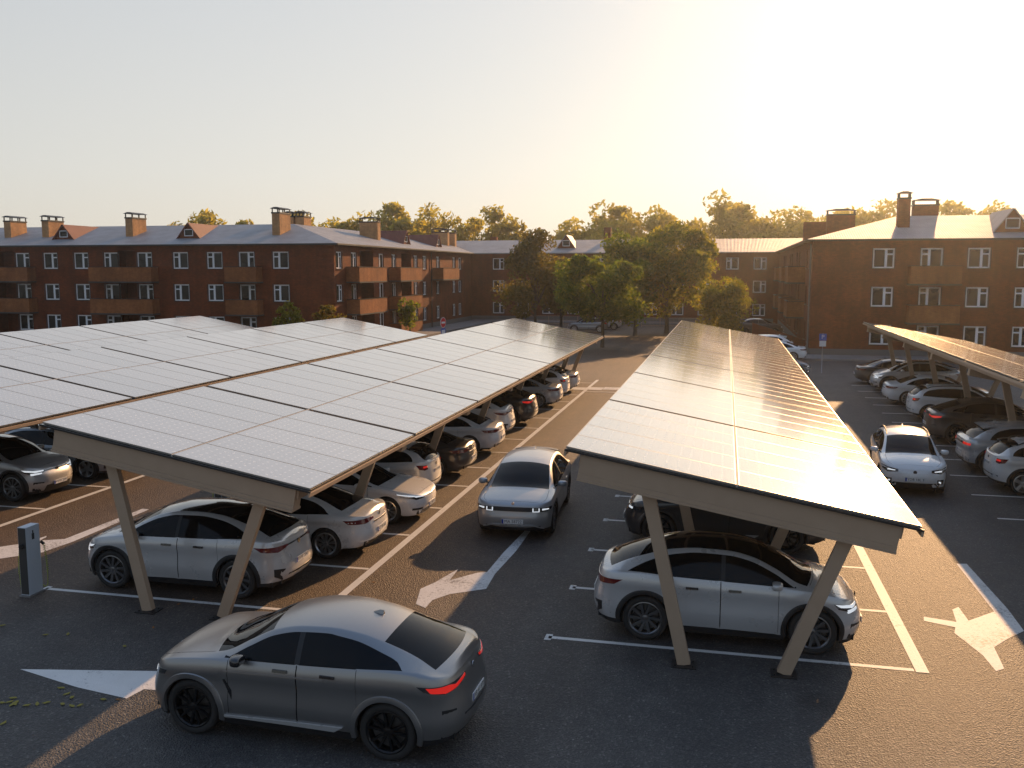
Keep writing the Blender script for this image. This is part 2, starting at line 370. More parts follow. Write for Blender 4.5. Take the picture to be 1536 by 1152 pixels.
def thing(name, label, cat, loc=(0, 0, 0), rz=0, group=None):
    o = link(name, None, None, loc, rz); o.empty_display_size = .3; return tag(o, label, cat, group)
def copy_tree(o, parent=None):
    c = o.copy(); COL.objects.link(c); c.parent = parent
    for ch in list(o.children): copy_tree(ch, c)
    return c

# ------------------------------------------------------------------ ground and markings
g = MB(); g.quad((-140, -40, 0), (120, -40, 0), (120, 210, 0), (-140, 210, 0)); tag(g.build('ground', asphalt), kind='structure')

def marking(name, label, pts, m=None, group=None, z=.004):
    b = MB(); b.poly([(x, y, 0) for x, y in pts])
    o = b.build(name, m or paint_white, loc=(0, 0, z)); tag(o, label, 'road marking', group); return o
def pxpoly(pts, ox=0, oy=0, sc=1): return [gp(ox + x * sc, oy + y * sc) for x, y in pts][::-1]
def line(a, b, w):
    d = Vector((b[0] - a[0], b[1] - a[1])); n = Vector((-d.y, d.x)).normalized() * w / 2
    return [(a[0] + n.x, a[1] + n.y), (a[0] - n.x, a[1] - n.y), (b[0] - n.x, b[1] - n.y), (b[0] + n.x, b[1] + n.y)]
def bays(x0, x1, y0, n, long_x, where, y_end, hook=0, lw=.11, lm=None):
    for i in range(n):
        y = y0 + 2.62 * i; b = MB()
        b.poly([(q[0], q[1], 0) for q in line((x0, y), (x1, y), lw)])
        if hook: b.poly([(q[0], q[1], 0) for q in line((hook, y - .13), (hook, y + .13), .12)][::1])
        o = b.build('bay_line', lm or paint_white, loc=(0, 0, .004 + (i % 2) * .0005))
        tag(o, 'white painted line between parking bays ' + where, 'road marking', 'bay lines ' + where)
    if long_x is not None:
        b = MB(); b.poly([(q[0], q[1], 0) for q in line((long_x, y0 - .06), (long_x, y_end), .17)])
        tag(b.build('bay_edge_line', lm or paint_white, loc=(0, 0, .0075)), 'long white line closing the bays ' + where, 'road marking')
bays(-13.2, -7.32, 15.36, 15, -7.22, 'of the left canopy beside the main aisle', 53.6, hook=-13.2)
bays(-2.86, 3.1, 15.2, 15, None, 'under the canopy right of the aisle', 53, hook=-2.86)
b = MB(); b.poly([(q[0], q[1], 0) for q in line((3.22, 15.12), (2.86, 52), .2)]); tag(b.build('bay_edge_line', paint_white, loc=(0, 0, .0075)), 'wide white line on the sunlit right side of the right canopy bays', 'road marking')
bays(-23.6, -17.72, 15.5, 14, -17.6, 'under the second canopy from the left', 52)
bays(7.0, 13.2, 25.48, 12, None, 'under the rightmost canopy', 55)

k = .2604
marking('lane_arrow', 'broad white arrow between the dark grey coupe and the oncoming hatchback', pxpoly([(872, 600), (905, 602), (820, 720), (700, 850), (650, 935), (440, 965), (340, 1000), (300, 1045), (245, 1022), (272, 935), (360, 895), (490, 820), (440, 885), (600, 842), (655, 838), (750, 725)], 560, 640, k), paint_old)
k = .3055
marking('lane_arrow', 'white turn arrow with a bent tip at the sunlit right edge', pxpoly([(650, 150), (700, 150), (900, 370), (982, 480), (900, 520), (835, 560), (885, 665), (845, 678), (780, 600), (640, 490), (645, 462), (490, 430), (490, 410), (650, 436), (630, 375), (660, 362), (710, 430), (835, 385)], 1236, 800, k), paint_old)
marking('lane_arrow', 'white arrowhead pointing left in front of the dark grey coupe', pxpoly([(30, 1004), (240, 1007), (330, 1005), (330, 1040), (262, 1038), (216, 1034), (190, 1048), (115, 1031)]), paint_white)
k = .15625
marking('lane_arrow', 'sunlit white arrow passing behind the charging post', pxpoly([(-160, 640), (-160, 560), (0, 515), (200, 485), (450, 410), (440, 425), (380, 455), (620, 440), (1370, 148), (1430, 156), (700, 465), (400, 570), (0, 628)], 0, 740, k), paint_old)
for i, px in enumerate((866, 892, 918)):
    x, y = gp(px, 583); marking('crossing_stripe', 'pale painted square at the far end of the main aisle', [(x - .45, y - .55), (x + .45, y - .55), (x + .45, y + .55), (x - .45, y + .55)], paint_old, 'crossing stripes', .009)
marking('stop_line', 'thin white line crossing the far end of the main aisle', line((-7.2, 48.2), (-4.2, 48.2), .14), paint_white, None, .0115)

# pavements and kerbs along the houses
def slab(name, x0, x1, y0, y1, h=.13):
    b = MB(); b.box(x0, x1, y0, y1, -.05, h); tag(b.build(name, concrete), kind='structure')
slab('pavement', 4.2, 60, 69.2, 72.6); slab('pavement', 4.2, 5.9, 72.62, 112)
slab('pavement', -90, -31, 70.0, 73.1); slab('pavement', -32.0, -28.5, 73.12, 112)
slab('pavement', -32, 5.9, 112.02, 116.6)

# warm evening haze: one closed box of even air round everything
hm_ = bpy.data.materials.new('haze_air'); hm_.use_nodes = True; hm_.node_tree.nodes.clear()
pvn = hm_.node_tree.nodes.new('ShaderNodeVolumePrincipled'); pvn.inputs['Color'].default_value = (.92, .97, 1, 1); pvn.inputs['Density'].default_value = .0005; pvn.inputs['Anisotropy'].default_value = .87
hmo = hm_.node_tree.nodes.new('ShaderNodeOutputMaterial'); hm_.node_tree.links.new(pvn.outputs[0], hmo.inputs['Volume'])
hb = MB(); hb.box(-142, 122, -42, 212, -1, 21.5); tag(hb.build('haze', hm_), kind='stuff')

# ------------------------------------------------------------------ solar canopies
CW, ZL, ZR, SECT = 5.42, 3.53, 2.54, 5.66
def canopy(x0, y0, nsec, label, posts=True):
    root = thing('solar_canopy', label, 'solar canopy', (x0, y0, 0), 0, 'solar canopies over the parking bays')
    tilt = math.atan2(ZL - ZR, CW); L = math.hypot(CW, ZL - ZR); ca, sa = math.cos(tilt), math.sin(tilt)
    def P(s, y, n): return (s * ca + n * sa * 1, y, ZL - s * sa + n * ca)      # s along slope, n above the sheet
    if 'pv' not in canopy.__dict__:
        ml = (L - .05) / 2 - .015; mw = (SECT - .16) / 5 - .012
        b = MB(); e = .018; h = .035
        # module: glass top, aluminium frame
        b.quad((e, e, h), (ml - e, e, h), (ml - e, mw - e, h), (e, mw - e, h), 0)
        for q in (((0, 0), (ml, 0), (ml - e, e), (e, e)), ((ml, 0), (ml, mw), (ml - e, mw - e), (ml - e, e)), ((ml, mw), (0, mw), (e, mw - e), (ml - e, mw - e)), ((0, mw), (0, 0), (e, e), (e, mw - e))): b.poly([(x, y, h) for x, y in q], 1)
        b.quad((0, 0, 0), (ml, 0, 0), (ml, 0, h), (0, 0, h), 1); b.quad((ml, 0, 0), (ml, mw, 0), (ml, mw, h), (ml, 0, h), 1)
        b.quad((ml, mw, 0), (0, mw, 0), (0, mw, h), (ml, mw, h), 1); b.quad((0, mw, 0), (0, 0, 0), (0, 0, h), (0, mw, h), 1); b.quad((0, mw, 0), (ml, mw, 0), (ml, 0, 0), (0, 0, 0), 2)
        canopy.pv = b.mesh('solar_panel', [pv, alu, dark_metal]); canopy.ml = ml; canopy.mw = mw
    me, ml, mw = canopy.pv, canopy.ml, canopy.mw
    for k in range(nsec):
        for j in range(5):
            for i in range(2):
                s0 = .01 + i * (ml + .035)
                o = link('solar_panel', me, root, P(s0, k * SECT + .07 + j * (mw + .012), .0)); o.rotation_euler = (0, tilt, 0)
    ylen = nsec * SECT
    def slopebar(name, s0, s1, y, w, n0, n1, extra=None):
        b = MB(); p = []
        for n in (n0, n1):
            for s, yy in ((s0, y), (s1, y), (s1, y + w), (s0, y + w)): p.append(P(s, yy, n))
        b.hexa(p)
        if extra: extra(b)
        return b.build(name, tan_metal, root)
    # decking strip under the sheet and edge fascias along both eaves
    b = MB()
    for s, w in ((.26, .07), (1.55, .06), (2.72, .06), (3.9, .06), (L - .33, .07)):
        b.hexa([P(s, .12, -.24 if w > .065 else -.14), P(s + w, .12, -.24 if w > .065 else -.14), P(s + w, ylen - .1, -.24 if w > .065 else -.14), P(s, ylen - .1, -.24 if w > .065 else -.14), P(s, .12, -.012), P(s + w, .12, -.012), P(s + w, ylen - .1, -.012), P(s, ylen - .1, -.012)])
    b.build('purlins', tan_metal, root)
    for s_ in (0, L - .035):
        b = MB(); b.hexa([P(s_, .0, -.11), P(s_ + .035, .0, -.11), P(s_ + .035, ylen, -.11), P(s_, ylen, -.11), P(s_, .0, -.036), P(s_ + .035, .0, -.036), P(s_ + .035, ylen, -.036), P(s_, ylen, -.036)]); b.build('eave_trim', tan_metal, root)
    b = MB()
    b.hexa([P(0, 0, -.034), P(L, 0, -.034), P(L, .03, -.034), P(0, .03, -.034), P(0, 0, .0), P(L, 0, .0), P(L, .03, 0), P(0, .03, 0)])
    b.build('panel_edge_strip', dark_metal, root)
    b = MB(); b.hexa([P(.03, .05, -.03), P(L - .03, .05, -.03), P(L - .03, ylen - .05, -.03), P(.03, ylen - .05, -.03), P(.03, .05, -.014), P(L - .03, .05, -.014), P(L - .03, ylen - .05, -.014), P(.03, ylen - .05, -.014)])
    b.build('backing_sheet', gap_black, root)
    b = MB(); sc_ = .01 + ml + .0175; b.hexa([P(sc_ - .014, .06, -.012), P(sc_ + .014, .06, -.012), P(sc_ + .014, ylen - .06, -.012), P(sc_ - .014, ylen - .06, -.012), P(sc_ - .014, .06, .03), P(sc_ + .014, .06, .03), P(sc_ + .014, ylen - .06, .03), P(sc_ - .014, ylen - .06, .03)]); b.build('centre_rail', seam_m, root)
    for k in range(nsec + 1):
        y = .07 + k * SECT if k < nsec else ylen - .45
        s0, s1 = .28, L - .30
        def lips(b):
            b.hexa([P(s0, y - .05, -.47), P(s1, y - .05, -.47), P(s1, y + .31, -.47), P(s0, y + .31, -.47), P(s0, y - .05, -.43), P(s1, y - .05, -.43), P(s1, y + .31, -.43), P(s0, y + .31, -.43)])
            b.hexa([P(s0, y - .018, -.43), P(s1, y - .018, -.43), P(s1, y - .003, -.43), P(s0, y - .003, -.43), P(s0, y - .018, -.36), P(s1, y - .018, -.36), P(s1, y - .003, -.36), P(s0, y - .003, -.36)])
        slopebar('beam', s0, s1, y, .26, -.43, -.05, lips)
        for (xb, xt) in ((1.95, 1.32), (3.50, 4.36)):
            zt = ZL - (ZL - ZR) * xt / CW - .47
            b = MB(); b.bar((xb, y + .17, .02), (xt, y + .17, zt + .02), .21, .12, up=(0, 1, 0)); 
            o = b.build('post', tan_metal, root)
            b = MB(); b.box(xb - .2, xb + .2, y + .01, y + .33, 0, .02)
            for qx in (-.14, .14):
                for qy in (.07, .27): b.lathe([(0, .045), (.018, .045), (.018, .02)], 8, 'z', 0, (xb + qx, y + qy, 0))
            b.build('base_plate', dark_metal, o)
    return root
canopy(-2.45, 14.33, 7, 'solar canopy right of the main aisle over the silver crossover, glowing in the sun')
canopy(-12.38, 14.5, 7, 'solar canopy left of the main aisle, nearest the camera beside the charging post')
canopy(-22.68, 12.9, 7, 'long solar canopy second from the left, behind the charging post')
canopy(-32.4, 12.9, 7, 'farthest left solar canopy reflecting the brick house')
canopy(7.5, 15.0, 7, 'solar canopy at the right edge before the right brick house, its high side in view')

# ------------------------------------------------------------------ cars
def interp(pts):
    pts = sorted(pts); x = np.array([p[0] for p in pts], float); y = np.array([p[1] for p in pts], float)
    h = np.diff(x); d = np.diff(y) / h; m = np.zeros(len(x)); m[0] = d[0]; m[-1] = d[-1]
    for i in range(1, len(x) - 1):
        if d[i - 1] * d[i] > 0: w1 = 2 * h[i] + h[i - 1]; w2 = h[i] + 2 * h[i - 1]; m[i] = (w1 + w2) / (w1 / d[i - 1] + w2 / d[i])
    def f(q):
        q = min(max(q, x[0]), x[-1]); i = min(int(np.searchsorted(x, q, 'right')) - 1, len(h) - 1); i = max(i, 0)
        s = (q - x[i]) / h[i]; s2 = s * s; s3 = s2 * s
        return float((2 * s3 - 3 * s2 + 1) * y[i] + (s3 - 2 * s2 + s) * h[i] * m[i] + (-2 * s3 + 3 * s2) * y[i + 1] + (s3 - s2) * h[i] * m[i + 1])
    return f
WHEELS = {}
def wheel_meshes(r, style, rimmat):
    key = (r, style, rimmat.name)
    if key in WHEELS: return WHEELS[key]
    rr = r * .74; w = .115
    t_ = MB(); t_.lathe([(rr - .01, .085), (rr + .012, .105), (rr + (r - rr) * .55, .115), (r - .022, .108), (r - .004, .085), (r, .05), (r, -.05), (r - .004, -.085), (r - .02, -.11), (rr, -.1)], 48)
    for o in (-.055, 0, .055): t_.lathe([(r + .0005, o - .006), (r + .0005, o + .006)], 48)
    tm = t_.mesh('tyre', rubber, smooth=True, auto=50)
    q = MB(); q.lathe([(rr + .006, .104), (rr - .012, .108), (rr - .03, .09), (rr - .034, .0), (rr - .034, -.09)], 48)
    q.lathe([(0, .088), (.045, .088), (.06, .08), (.062, .03)], 20)
    if style == 'twin':
        sp = [(a * 72 + o, .022, .03) for a in range(5) for o in (-11, 11)]
    elif style == 'turbine':
        sp = [(a * 36, .03, .05) for a in range(10)]
    elif style == 'multi':
        sp = [(a * 36 + o, .014, .02) for a in range(10) for o in (-5, 5)]
    else: sp = [(a * 72, .05, .09) for a in range(5)]
    sweep = 14 if style == 'turbine' else 0
    for ang, w0, w1 in sp:
        a = R(ang); a2 = R(ang + sweep) if style != 'twin' else R(ang + (4 if (ang % 72) < 30 else -4))
        def pt(rad, an, off, y): return (rad * math.cos(an) - off * math.sin(an), y, rad * math.sin(an) + off * math.cos(an))
        r0, r1 = .05, rr - .026
        q.hexa([pt(r0, a, -w0, .045), pt(r1, a2, -w1 * .7, .06), pt(r1, a2, w1 * .7, .06), pt(r0, a, w0, .045),
                pt(r0, a, -w0 * .8, .085), pt(r1, a2, -w1 * .5, .099), pt(r1, a2, w1 * .5, .099), pt(r0, a, w0 * .8, .085)])
    rm = q.mesh('rim', rimmat, smooth=True, auto=35, fixn=False)
    h = MB(); h.lathe([(0, .012), (rr * .78, .012), (rr * .78, -.012)], 32, m=0); h.lathe([(0, -.02), (rr - .036, -.02), (rr - .036, -.09)], 32, m=1)
    h.box(rr * .35, rr * .72, .014, .045, -.06, .07, 1)
    hm = h.mesh('wheel', [brake, trim], smooth=True, auto=40)
    WHEELS[key] = (hm, tm, rm); return WHEELS[key]

def make_car(name, sp):
    xF, xR, Wd, wb, wr = sp['xF'], sp['xR'], sp['W'], sp['wb'], sp['wr']
    ra = wr + sp.get('gap', .055); nF, nR = sp.get('nF', 2.7), sp.get('nR', 2.8); LF, LR = sp.get('LF', .62), sp.get('LR', .55)
    belt, top, rail, yr = interp(sp['belt']), interp(sp['top']), interp(sp['rail']), interp(sp['yr'])
    dlo = interp(sp['dlo']) if 'dlo' in sp else None
    fx = interp(sp['fx']); rx = interp(sp['rx'])           # tip recess against height
    zb0 = interp([(xF, sp.get('zbF', .22)), (wb / 2, .22), (0, sp.get('sill', .24)), (-wb / 2, .25), (xR, sp.get('zbR', .30))])
    paint_m = sp['paint']
    def frac(z, x):
        bz = belt(x)
        return fr_f(z if z < .6 else .6 + (z - .6) / max(bz - .6, .05) * .4)
    fr_f = interp(sp.get('frac', [(0.0, .90), (.2, .925), (.30, .962), (.42, .985), (.56, .998), (.68, .984), (.78, .980), (.865, 1.0), (.94, .985), (1.0, .952)]))
    def shift(x, z):
        a = max(0, (x - (xF - .75)) / .75); c = max(0, ((xR + .75) - x) / .75)
        return -a * a * fx(z) + c * c * rx(z)
    def e_of(x):
        d = (xF - x) / LF; ef = 1 if d >= 1 else (max(0, 1 - (1 - max(d, 0)) ** nF)) ** (1 / nF)
        d = (x - xR) / LR; er = 1 if d >= 1 else (max(0, 1 - (1 - max(d, 0)) ** nR)) ** (1 / nR)
        return ef * er
    plan = interp([(xF, sp.get('pF', .95)), (wb / 2, 1.0), (0, .985), (-wb / 2, 1.0), (xR, sp.get('pR', .95))])
    def low(x, z): return (x + shift(x, z), Wd * frac(z, x) * plan(x) * e_of(x), z)
    def spt(kind, a, z, off=0.0, raw=False):
        """point on the flank: kind s = by x, f / r = by y on the nose / tail"""
        sg = 1
        if kind == 's': x = a
        else:
            sg = -1 if a < 0 else 1; y = abs(a); x0 = xF - .2 if kind == 'f' else xR + .2
            for _ in range(3):
                full = Wd * frac(z, x0) * plan(x0); ee = min(y / full, .9999)
                x0 = xF - (1 - (1 - ee ** nF) ** (1 / nF)) * LF if kind == 'f' else xR + (1 - (1 - ee ** nR) ** (1 / nR)) * LR
            x = x0
        p = Vector(low(x, z))
        if off:
            dx = .004; q1 = Vector(low(x + dx, z)); q0 = Vector(low(x - dx, z)); u0 = Vector(low(x, z - .01)); u1 = Vector(low(x, z + .01))
            nn = (q1 - q0).cross(u1 - u0)
            if nn.length < 1e-9: nn = Vector((1 if x > 0 else -1, 0, 0))
            nn.normalize()
            if nn.y < -1e-4 or (abs(p.y) < 1e-3 and nn.x * x < 0): nn = -nn
            if nn.x * x < 0 and abs(nn.x) > .5: nn = -nn
            p = p + nn * off
        p.y *= sg
        return p
    # ---- columns
    xs = set()
    for i in range(13):
        ph = i / 12 * math.pi / 2
        xs.add(round(xF - (1 - math.cos(ph) ** (2 / nF)) * LF, 4)); xs.add(round(xR + (1 - math.cos(ph) ** (2 / nR)) * LR, 4))
    key = [sp['doors'][0], sp['doors'][1], sp['doors'][2], sp['ws'][0], sp['ws'][1], sp['rw'][0], sp['rw'][1], sp['hood'][0], sp['hood'][1], sp['sg'][0], sp['sg'][1]]
    for c_ in (wb / 2, -wb / 2):
        for k_ in range(17): key.append(c_ + ra * math.cos(math.pi * k_ / 16))
        key += [c_ + ra + .006, c_ - ra - .006]
    key = [round(k_, 4) for k_ in key]
    for k_ in key: xs.add(k_)
    x = xF - LF
    while x > xR + LR: xs.add(round(x, 4)); x -= .075
    xs = sorted(xs, reverse=True); ks = set(key)
    cl = [xs[0]]
    for q in xs[1:]:
        if cl[-1] - q < .012:
            if q in ks and cl[-1] not in ks: cl[-1] = q
            elif q in ks: cl.append(q)
            continue
        cl.append(q)
    if cl[-1] != xs[-1]: cl[-1] = xs[-1]
    xs = cl
    TL = [0, .035, .09, .16, .24, .32, .40, .48, .56, .64, .72, .80, .87, .93, .97, 1.0]
    TS = [.05, .15, .30, .48, .68, .86, 1.0]
    bow = interp([(xF, .0), (sp['ws'][0] + .25, .02), (sp['ws'][0], sp.get('bowF', .13)), (sp['ws'][1], .07), (0, 0), (sp['rw'][0], -.05), (sp['rw'][1], -sp.get('bowR', .10)), (xR + .02, 0), (xR, 0)])
    cols = []
    for x in xs:
        zb = zb0(x)
        for c_ in (wb / 2, -wb / 2):
            d = abs(x - c_)
            if d <= ra + 1e-4: zb = max(zb, wr + math.sqrt(max(ra * ra - d * d, 0)))
        bz = belt(x); e = e_of(x); half = []
        p = low(x, zb); half.append((p[0], max(p[1] - .09 * e, 0), p[2] + .004))
        for tt in TL: half.append(low(x, zb + (bz - zb) * tt))
        pb = half[-1]; rz_ = max(rail(x), bz + .004); ry = min(yr(x) * e, pb[1] - .004 * e)
        zt = min(rz_ - .055, dlo(x)) if dlo else rz_ - .055
        zlo = bz + .022; zt = max(zt, zlo + .0015)
        if rz_ - bz < .08: zlo = bz + (rz_ - bz) * .3; zt = bz + (rz_ - bz) * .6
        def side(z):
            s = (z - bz) / max(rz_ - bz, 1e-4); return (pb[0], pb[1] + (ry - pb[1]) * s + .018 * e * math.sin(math.pi * min(max(s, 0), 1)) * min(1, (rz_ - bz) / .3), z)
        half += [side(zlo), side(zlo + (zt - zlo) * .33), side(zlo + (zt - zlo) * .67), side(zt), (pb[0], ry, rz_)]
        tz = max(top(x), rz_ + .002)
        for s in TS:
            y = ry * (1 - s); cc = 1 - (1 - s) ** 2.2
            half.append((pb[0] + bow(x) * (1 - (1 - s) ** 2) * e, y, rz_ + (tz - rz_) * cc))
        cols.append(half)
    nl = 1 + len(TL); iB = nl - 1; iW0 = nl; iW1 = nl + 3; iR = nl + 4; nr = len(cols[0])
    parts = {}
    d0, d1, d2 = sp['doors']; ws, rw, hd, sg = sp['ws'], sp['rw'], sp['hood'], sp['sg']
    def part_of(xm, j, i):
        if j < 1: return 'body'
        if j < 3 and sp.get('cladding', True): return 'lower_trim'
        if j < iB:
            if d1 < xm < d0 and j >= 3: return 'front_door'
            if d2 < xm < d1 and j >= 3: return 'rear_door'
            return 'body'
        if j < iR:
            if iW0 <= j < iW1 and sg[1] < xm < sg[0]:
                return 'front_window' if xm > d1 + .035 else ('rear_window' if xm < d1 - .035 else 'pillar')
            if j < iW0 and d1 < xm < d0 + .4 and xm < sg[0]: return 'front_door' if xm < d0 else 'body'
            if j < iW0 and d2 < xm < d1: return 'rear_door'
            if sg[1] - .1 < xm < sg[0] + .1 and sp.get('rail_black'): return 'rail' if j >= iW1 else 'body'
            return 'body'
        if j >= iR + 1:
            if ws[1] < xm < ws[0]: return 'windscreen'
            if rw[1] < xm < rw[0]: return 'back_window'
            if hd[1] < xm < hd[0]: return 'bonnet'
            if rw[0] < xm < ws[1] and sp.get('roof'): return 'roof'
        elif sp.get('rail_black') and rw[0] < xm < ws[1]: return 'rail'
        return 'body'
    root_parts = {}
    for i in range(len(xs) - 1):
        xm = (xs[i] + xs[i + 1]) / 2
        for j in range(nr - 1):
            nm = part_of(xm, j, i)
            for sgn in (1, -1):
                kk = nm
                if nm in ('front_door', 'rear_door', 'front_window', 'rear_window', 'pillar'): kk = (nm, sgn)
                b = root_parts.setdefault(kk, MB())
                q = [cols[i][j], cols[i + 1][j], cols[i + 1][j + 1], cols[i][j + 1]]
                if sgn < 0: q = [(p[0], -p[1], p[2]) for p in q[::-1]]
                b.quad(*q[::-1])
    PM = {'body': paint_m, 'front_door': paint_m, 'rear_door': paint_m, 'bonnet': paint_m, 'lower_trim': sp.get('trim', trim), 'windscreen': glass, 'back_window': glass, 'front_window': glass, 'rear_window': glass, 'pillar': trim, 'rail': sp.get('rail_black') or paint_m, 'roof': sp.get('roof') or paint_m}
    NMAP = {'front_door': 'door', 'rear_door': 'door', 'front_window': 'side_window', 'rear_window': 'side_window', 'windscreen': 'windscreen', 'back_window': 'back_window', 'pillar': 'door_pillar', 'rail': 'roof_rail', 'bonnet': 'bonnet'}
    root = thing(name, '', 'car')
    objs = {}
    for kk, b in root_parts.items():
        nm = kk if isinstance(kk, str) else kk[0]
        if nm in ('side_window', 'rear_window', 'front_window', 'pillar'): continue
        me = b.mesh(NMAP.get(nm, nm), PM[nm], smooth=True, merge=.0006)
        if nm in ('front_door', 'rear_door', 'bonnet'):      # shut lines: pull the rim of the panel in
            bm = bmesh.new(); bm.from_mesh(me); mv = {}
            for v_ in bm.verts:
                if v_.is_boundary:
                    inn = [e_.other_vert(v_) for e_ in v_.link_edges if not e_.is_boundary]
                    if inn:
                        d_ = inn[0].co - v_.co; mv[v_] = v_.co + d_.normalized() * min(.008, d_.length * .45)
            for v_, c_ in mv.items(): v_.co = c_
            bm.to_mesh(me); bm.free()
        objs[kk] = link(NMAP.get(nm, nm), me, root)
    for kk, b in root_parts.items():
        if isinstance(kk, tuple) and kk[0] in ('rear_window', 'front_window', 'pillar'):
            me = b.mesh(NMAP[kk[0]], PM[kk[0]], smooth=True, merge=.0006)
            objs[kk] = link(NMAP[kk[0]], me, root)
    # ---- underside and wheel wells
    b = MB(); hw = Wd - .30
    b.box(xR + .35, xF - .35, -hw, hw, .19, .60); b.box(-wb / 2 + wr + .08, wb / 2 - wr - .08, -Wd * .9, Wd * .9, .2, .3)
    b.box(wb / 2 + wr + .09, xF - .16, -Wd * .72, Wd * .72, .24, .5); b.box(xR + .14, -wb / 2 - wr - .09, -Wd * .72, Wd * .72, .30, .5)
    b.build('underbody', gap_black, root)
    # ---- conforming patches
    def patch(topl, botl, off, nseg=6, nv=4, mirror=False, bm=None, m=0, depth=None):
        b = bm or MB(); P = []
        def smp(L, s):
            s = s * (len(L) - 1); i = min(int(s), len(L) - 2); f = s - i; A, B = L[i], L[i + 1]
            pa = spt(*A, off=off); pb_ = spt(*B, off=off)
            if A[0] == B[0]: return spt(A[0], A[1] + (B[1] - A[1]) * f, A[2] + (B[2] - A[2]) * f, off=off)
            # join nose and flank: interpolate in plan coordinate x
            xa, xb_ = pa.x - shift(pa.x, A[2]), pb_.x - shift(pb_.x, B[2])
            if A[0] == 'f' or A[0] == 'r':
                if f < .5: return spt(A[0], A[1] + (abs(pb_.y) * .97 - abs(A[1])) * f * 1.6 * (1 if A[1] >= 0 else -1), A[2] + (B[2] - A[2]) * f, off=off) if f < .001 else spt('s', xa + (xb_ - xa) * (f ** 1.6), A[2] + (B[2] - A[2]) * f, off=off)
                return spt('s', xa + (xb_ - xa) * (f ** 1.6), A[2] + (B[2] - A[2]) * f, off=off)
            return pa.lerp(pb_, f)
        n = nseg * (len(topl) - 1)
        for i in range(n + 1):
            a = smp(topl, i / n); c_ = smp(botl, i / n); row = []
            za, zc = a.z, c_.z
            for j in range(nv + 1):
                f = j / nv; q = a.lerp(c_, f)
                row.append(q)
            P.append(row)
        if mirror: P = [[Vector((q.x, -q.y, q.z)) for q in r_[::-1]] for r_ in P]
        b.grid(P, m)
        if depth:   # rim back to the body so that the piece has thickness
            rim = [r_[0] for r_ in P] + P[-1][1:] + [r_[-1] for r_ in P[::-1]][1:] + P[0][::-1][1:-1]
            cen = sum(rim, Vector()) / len(rim); inn = [q + (Vector((0 if abs(q.x) < abs(xF) - .8 else (-1 if q.x > 0 else 1), -1 if cen.y > 0 else 1, 0)).normalized() * depth if abs(cen.y) > .02 else Vector((-1 if q.x > 0 else 1, 0, 0)) * depth) for q in rim]
            for i in range(len(rim)):
                k2 = (i + 1) % len(rim); b.quad(rim[i], rim[k2], inn[k2], inn[i], m)
        return b
    for pt_ in sp['patches']:
        nm, mm, tl, bl, off, sym = pt_[:6]; par = pt_[6] if len(pt_) > 6 else None
        for mir in ((False, True) if sym else (False,)):
            o = patch(tl, bl, off, mirror=mir, depth=.02 + off).build(nm, mm, objs.get((par, 1 if not mir else -1), root) if par else root, smooth=True, fixn=True, auto=40)
    # ---- wheel arch rings
    aw, ao = sp.get('arch', (.06, .012))
    for c_ in (wb / 2, -wb / 2):
        for mir in (1, -1):
            P = []; b = MB()
            for k_ in range(29):
                th = R(-14 + 208 * k_ / 28); row = []
                for rr_, oo in ((ra - .012, -.03), (ra - .006, ao * .8), (ra + aw * .4, ao), (ra + aw * .9, ao * .7), (ra + aw, -.002)):
                    xx, zz = c_ + rr_ * math.cos(th), max(wr + rr_ * math.sin(th), zb0(c_) - .0)
                    q = spt('s', xx, zz, off=oo); row.append(Vector((q.x, q.y * mir, q.z)))
                P.append(row if mir > 0 else row[::-1])
            b.grid(P); b.build('wheel_arch_trim', sp.get('arch_mat', trim), root, smooth=True, auto=50)
    # ---- mirrors, handles
    mx, mz = sp['mirror']
    for s_ in (1, -1):
        P = []
        for i in range(9):
            th = math.pi * i / 8; row = []
            for j in range(13):
                ph = 2 * math.pi * j / 12
                def pw(v_, p_): return math.copysign(abs(v_) ** p_, v_)
                row.append((mx + .085 * pw(math.cos(ph), .6) * pw(math.sin(th), .6) - .03 * abs(math.cos(th)), s_ * (Wd + .07) + .115 * pw(math.cos(th), .8) * s_, mz + .07 * pw(math.sin(ph), .6) * pw(math.sin(th), .6)))
            P.append(row)
        b = MB(); b.grid(P); ymb = Wd * .93
        b.bar((mx, s_ * (ymb - .12), mz - .06), (mx - .01, s_ * (Wd + .02), mz - .03), .05, .03, 1)
        b.build('wing_mirror', [sp.get('mirror_mat', paint_m), trim], root, smooth=True, merge=.0005, fixn=True, auto=50)
    hz = sp.get('hz', belt(0) - .13)
    for kk, hx in (('front_door', d1 + .13), ('rear_door', d2 + sp.get('hofs', .30))):
        for s_ in (1, -1):
            patch([('s', hx + .21, hz + .022), ('s', hx, hz + .022)], [('s', hx + .21, hz - .012), ('s', hx, hz - .012)], .022, mirror=s_ < 0, depth=.04).build('door_handle', sp.get('handle', paint_m), objs.get((kk, s_), root), smooth=True, fixn=True, auto=40)
    # ---- wheels
    hm, tm, rm = wheel_meshes(wr, sp['rim'], sp.get('rimmat', rim_dark)); wy = Wd * .968 - .118
    for c_ in (wb / 2, -wb / 2):
        for s_ in (1, -1):
            o = link('wheel', hm, root, (c_, s_ * wy, wr)); o.rotation_euler.z = 0 if s_ > 0 else math.pi; o.rotation_euler.y = .3 * c_
            link('tyre', tm, o); link('rim', rm, o)
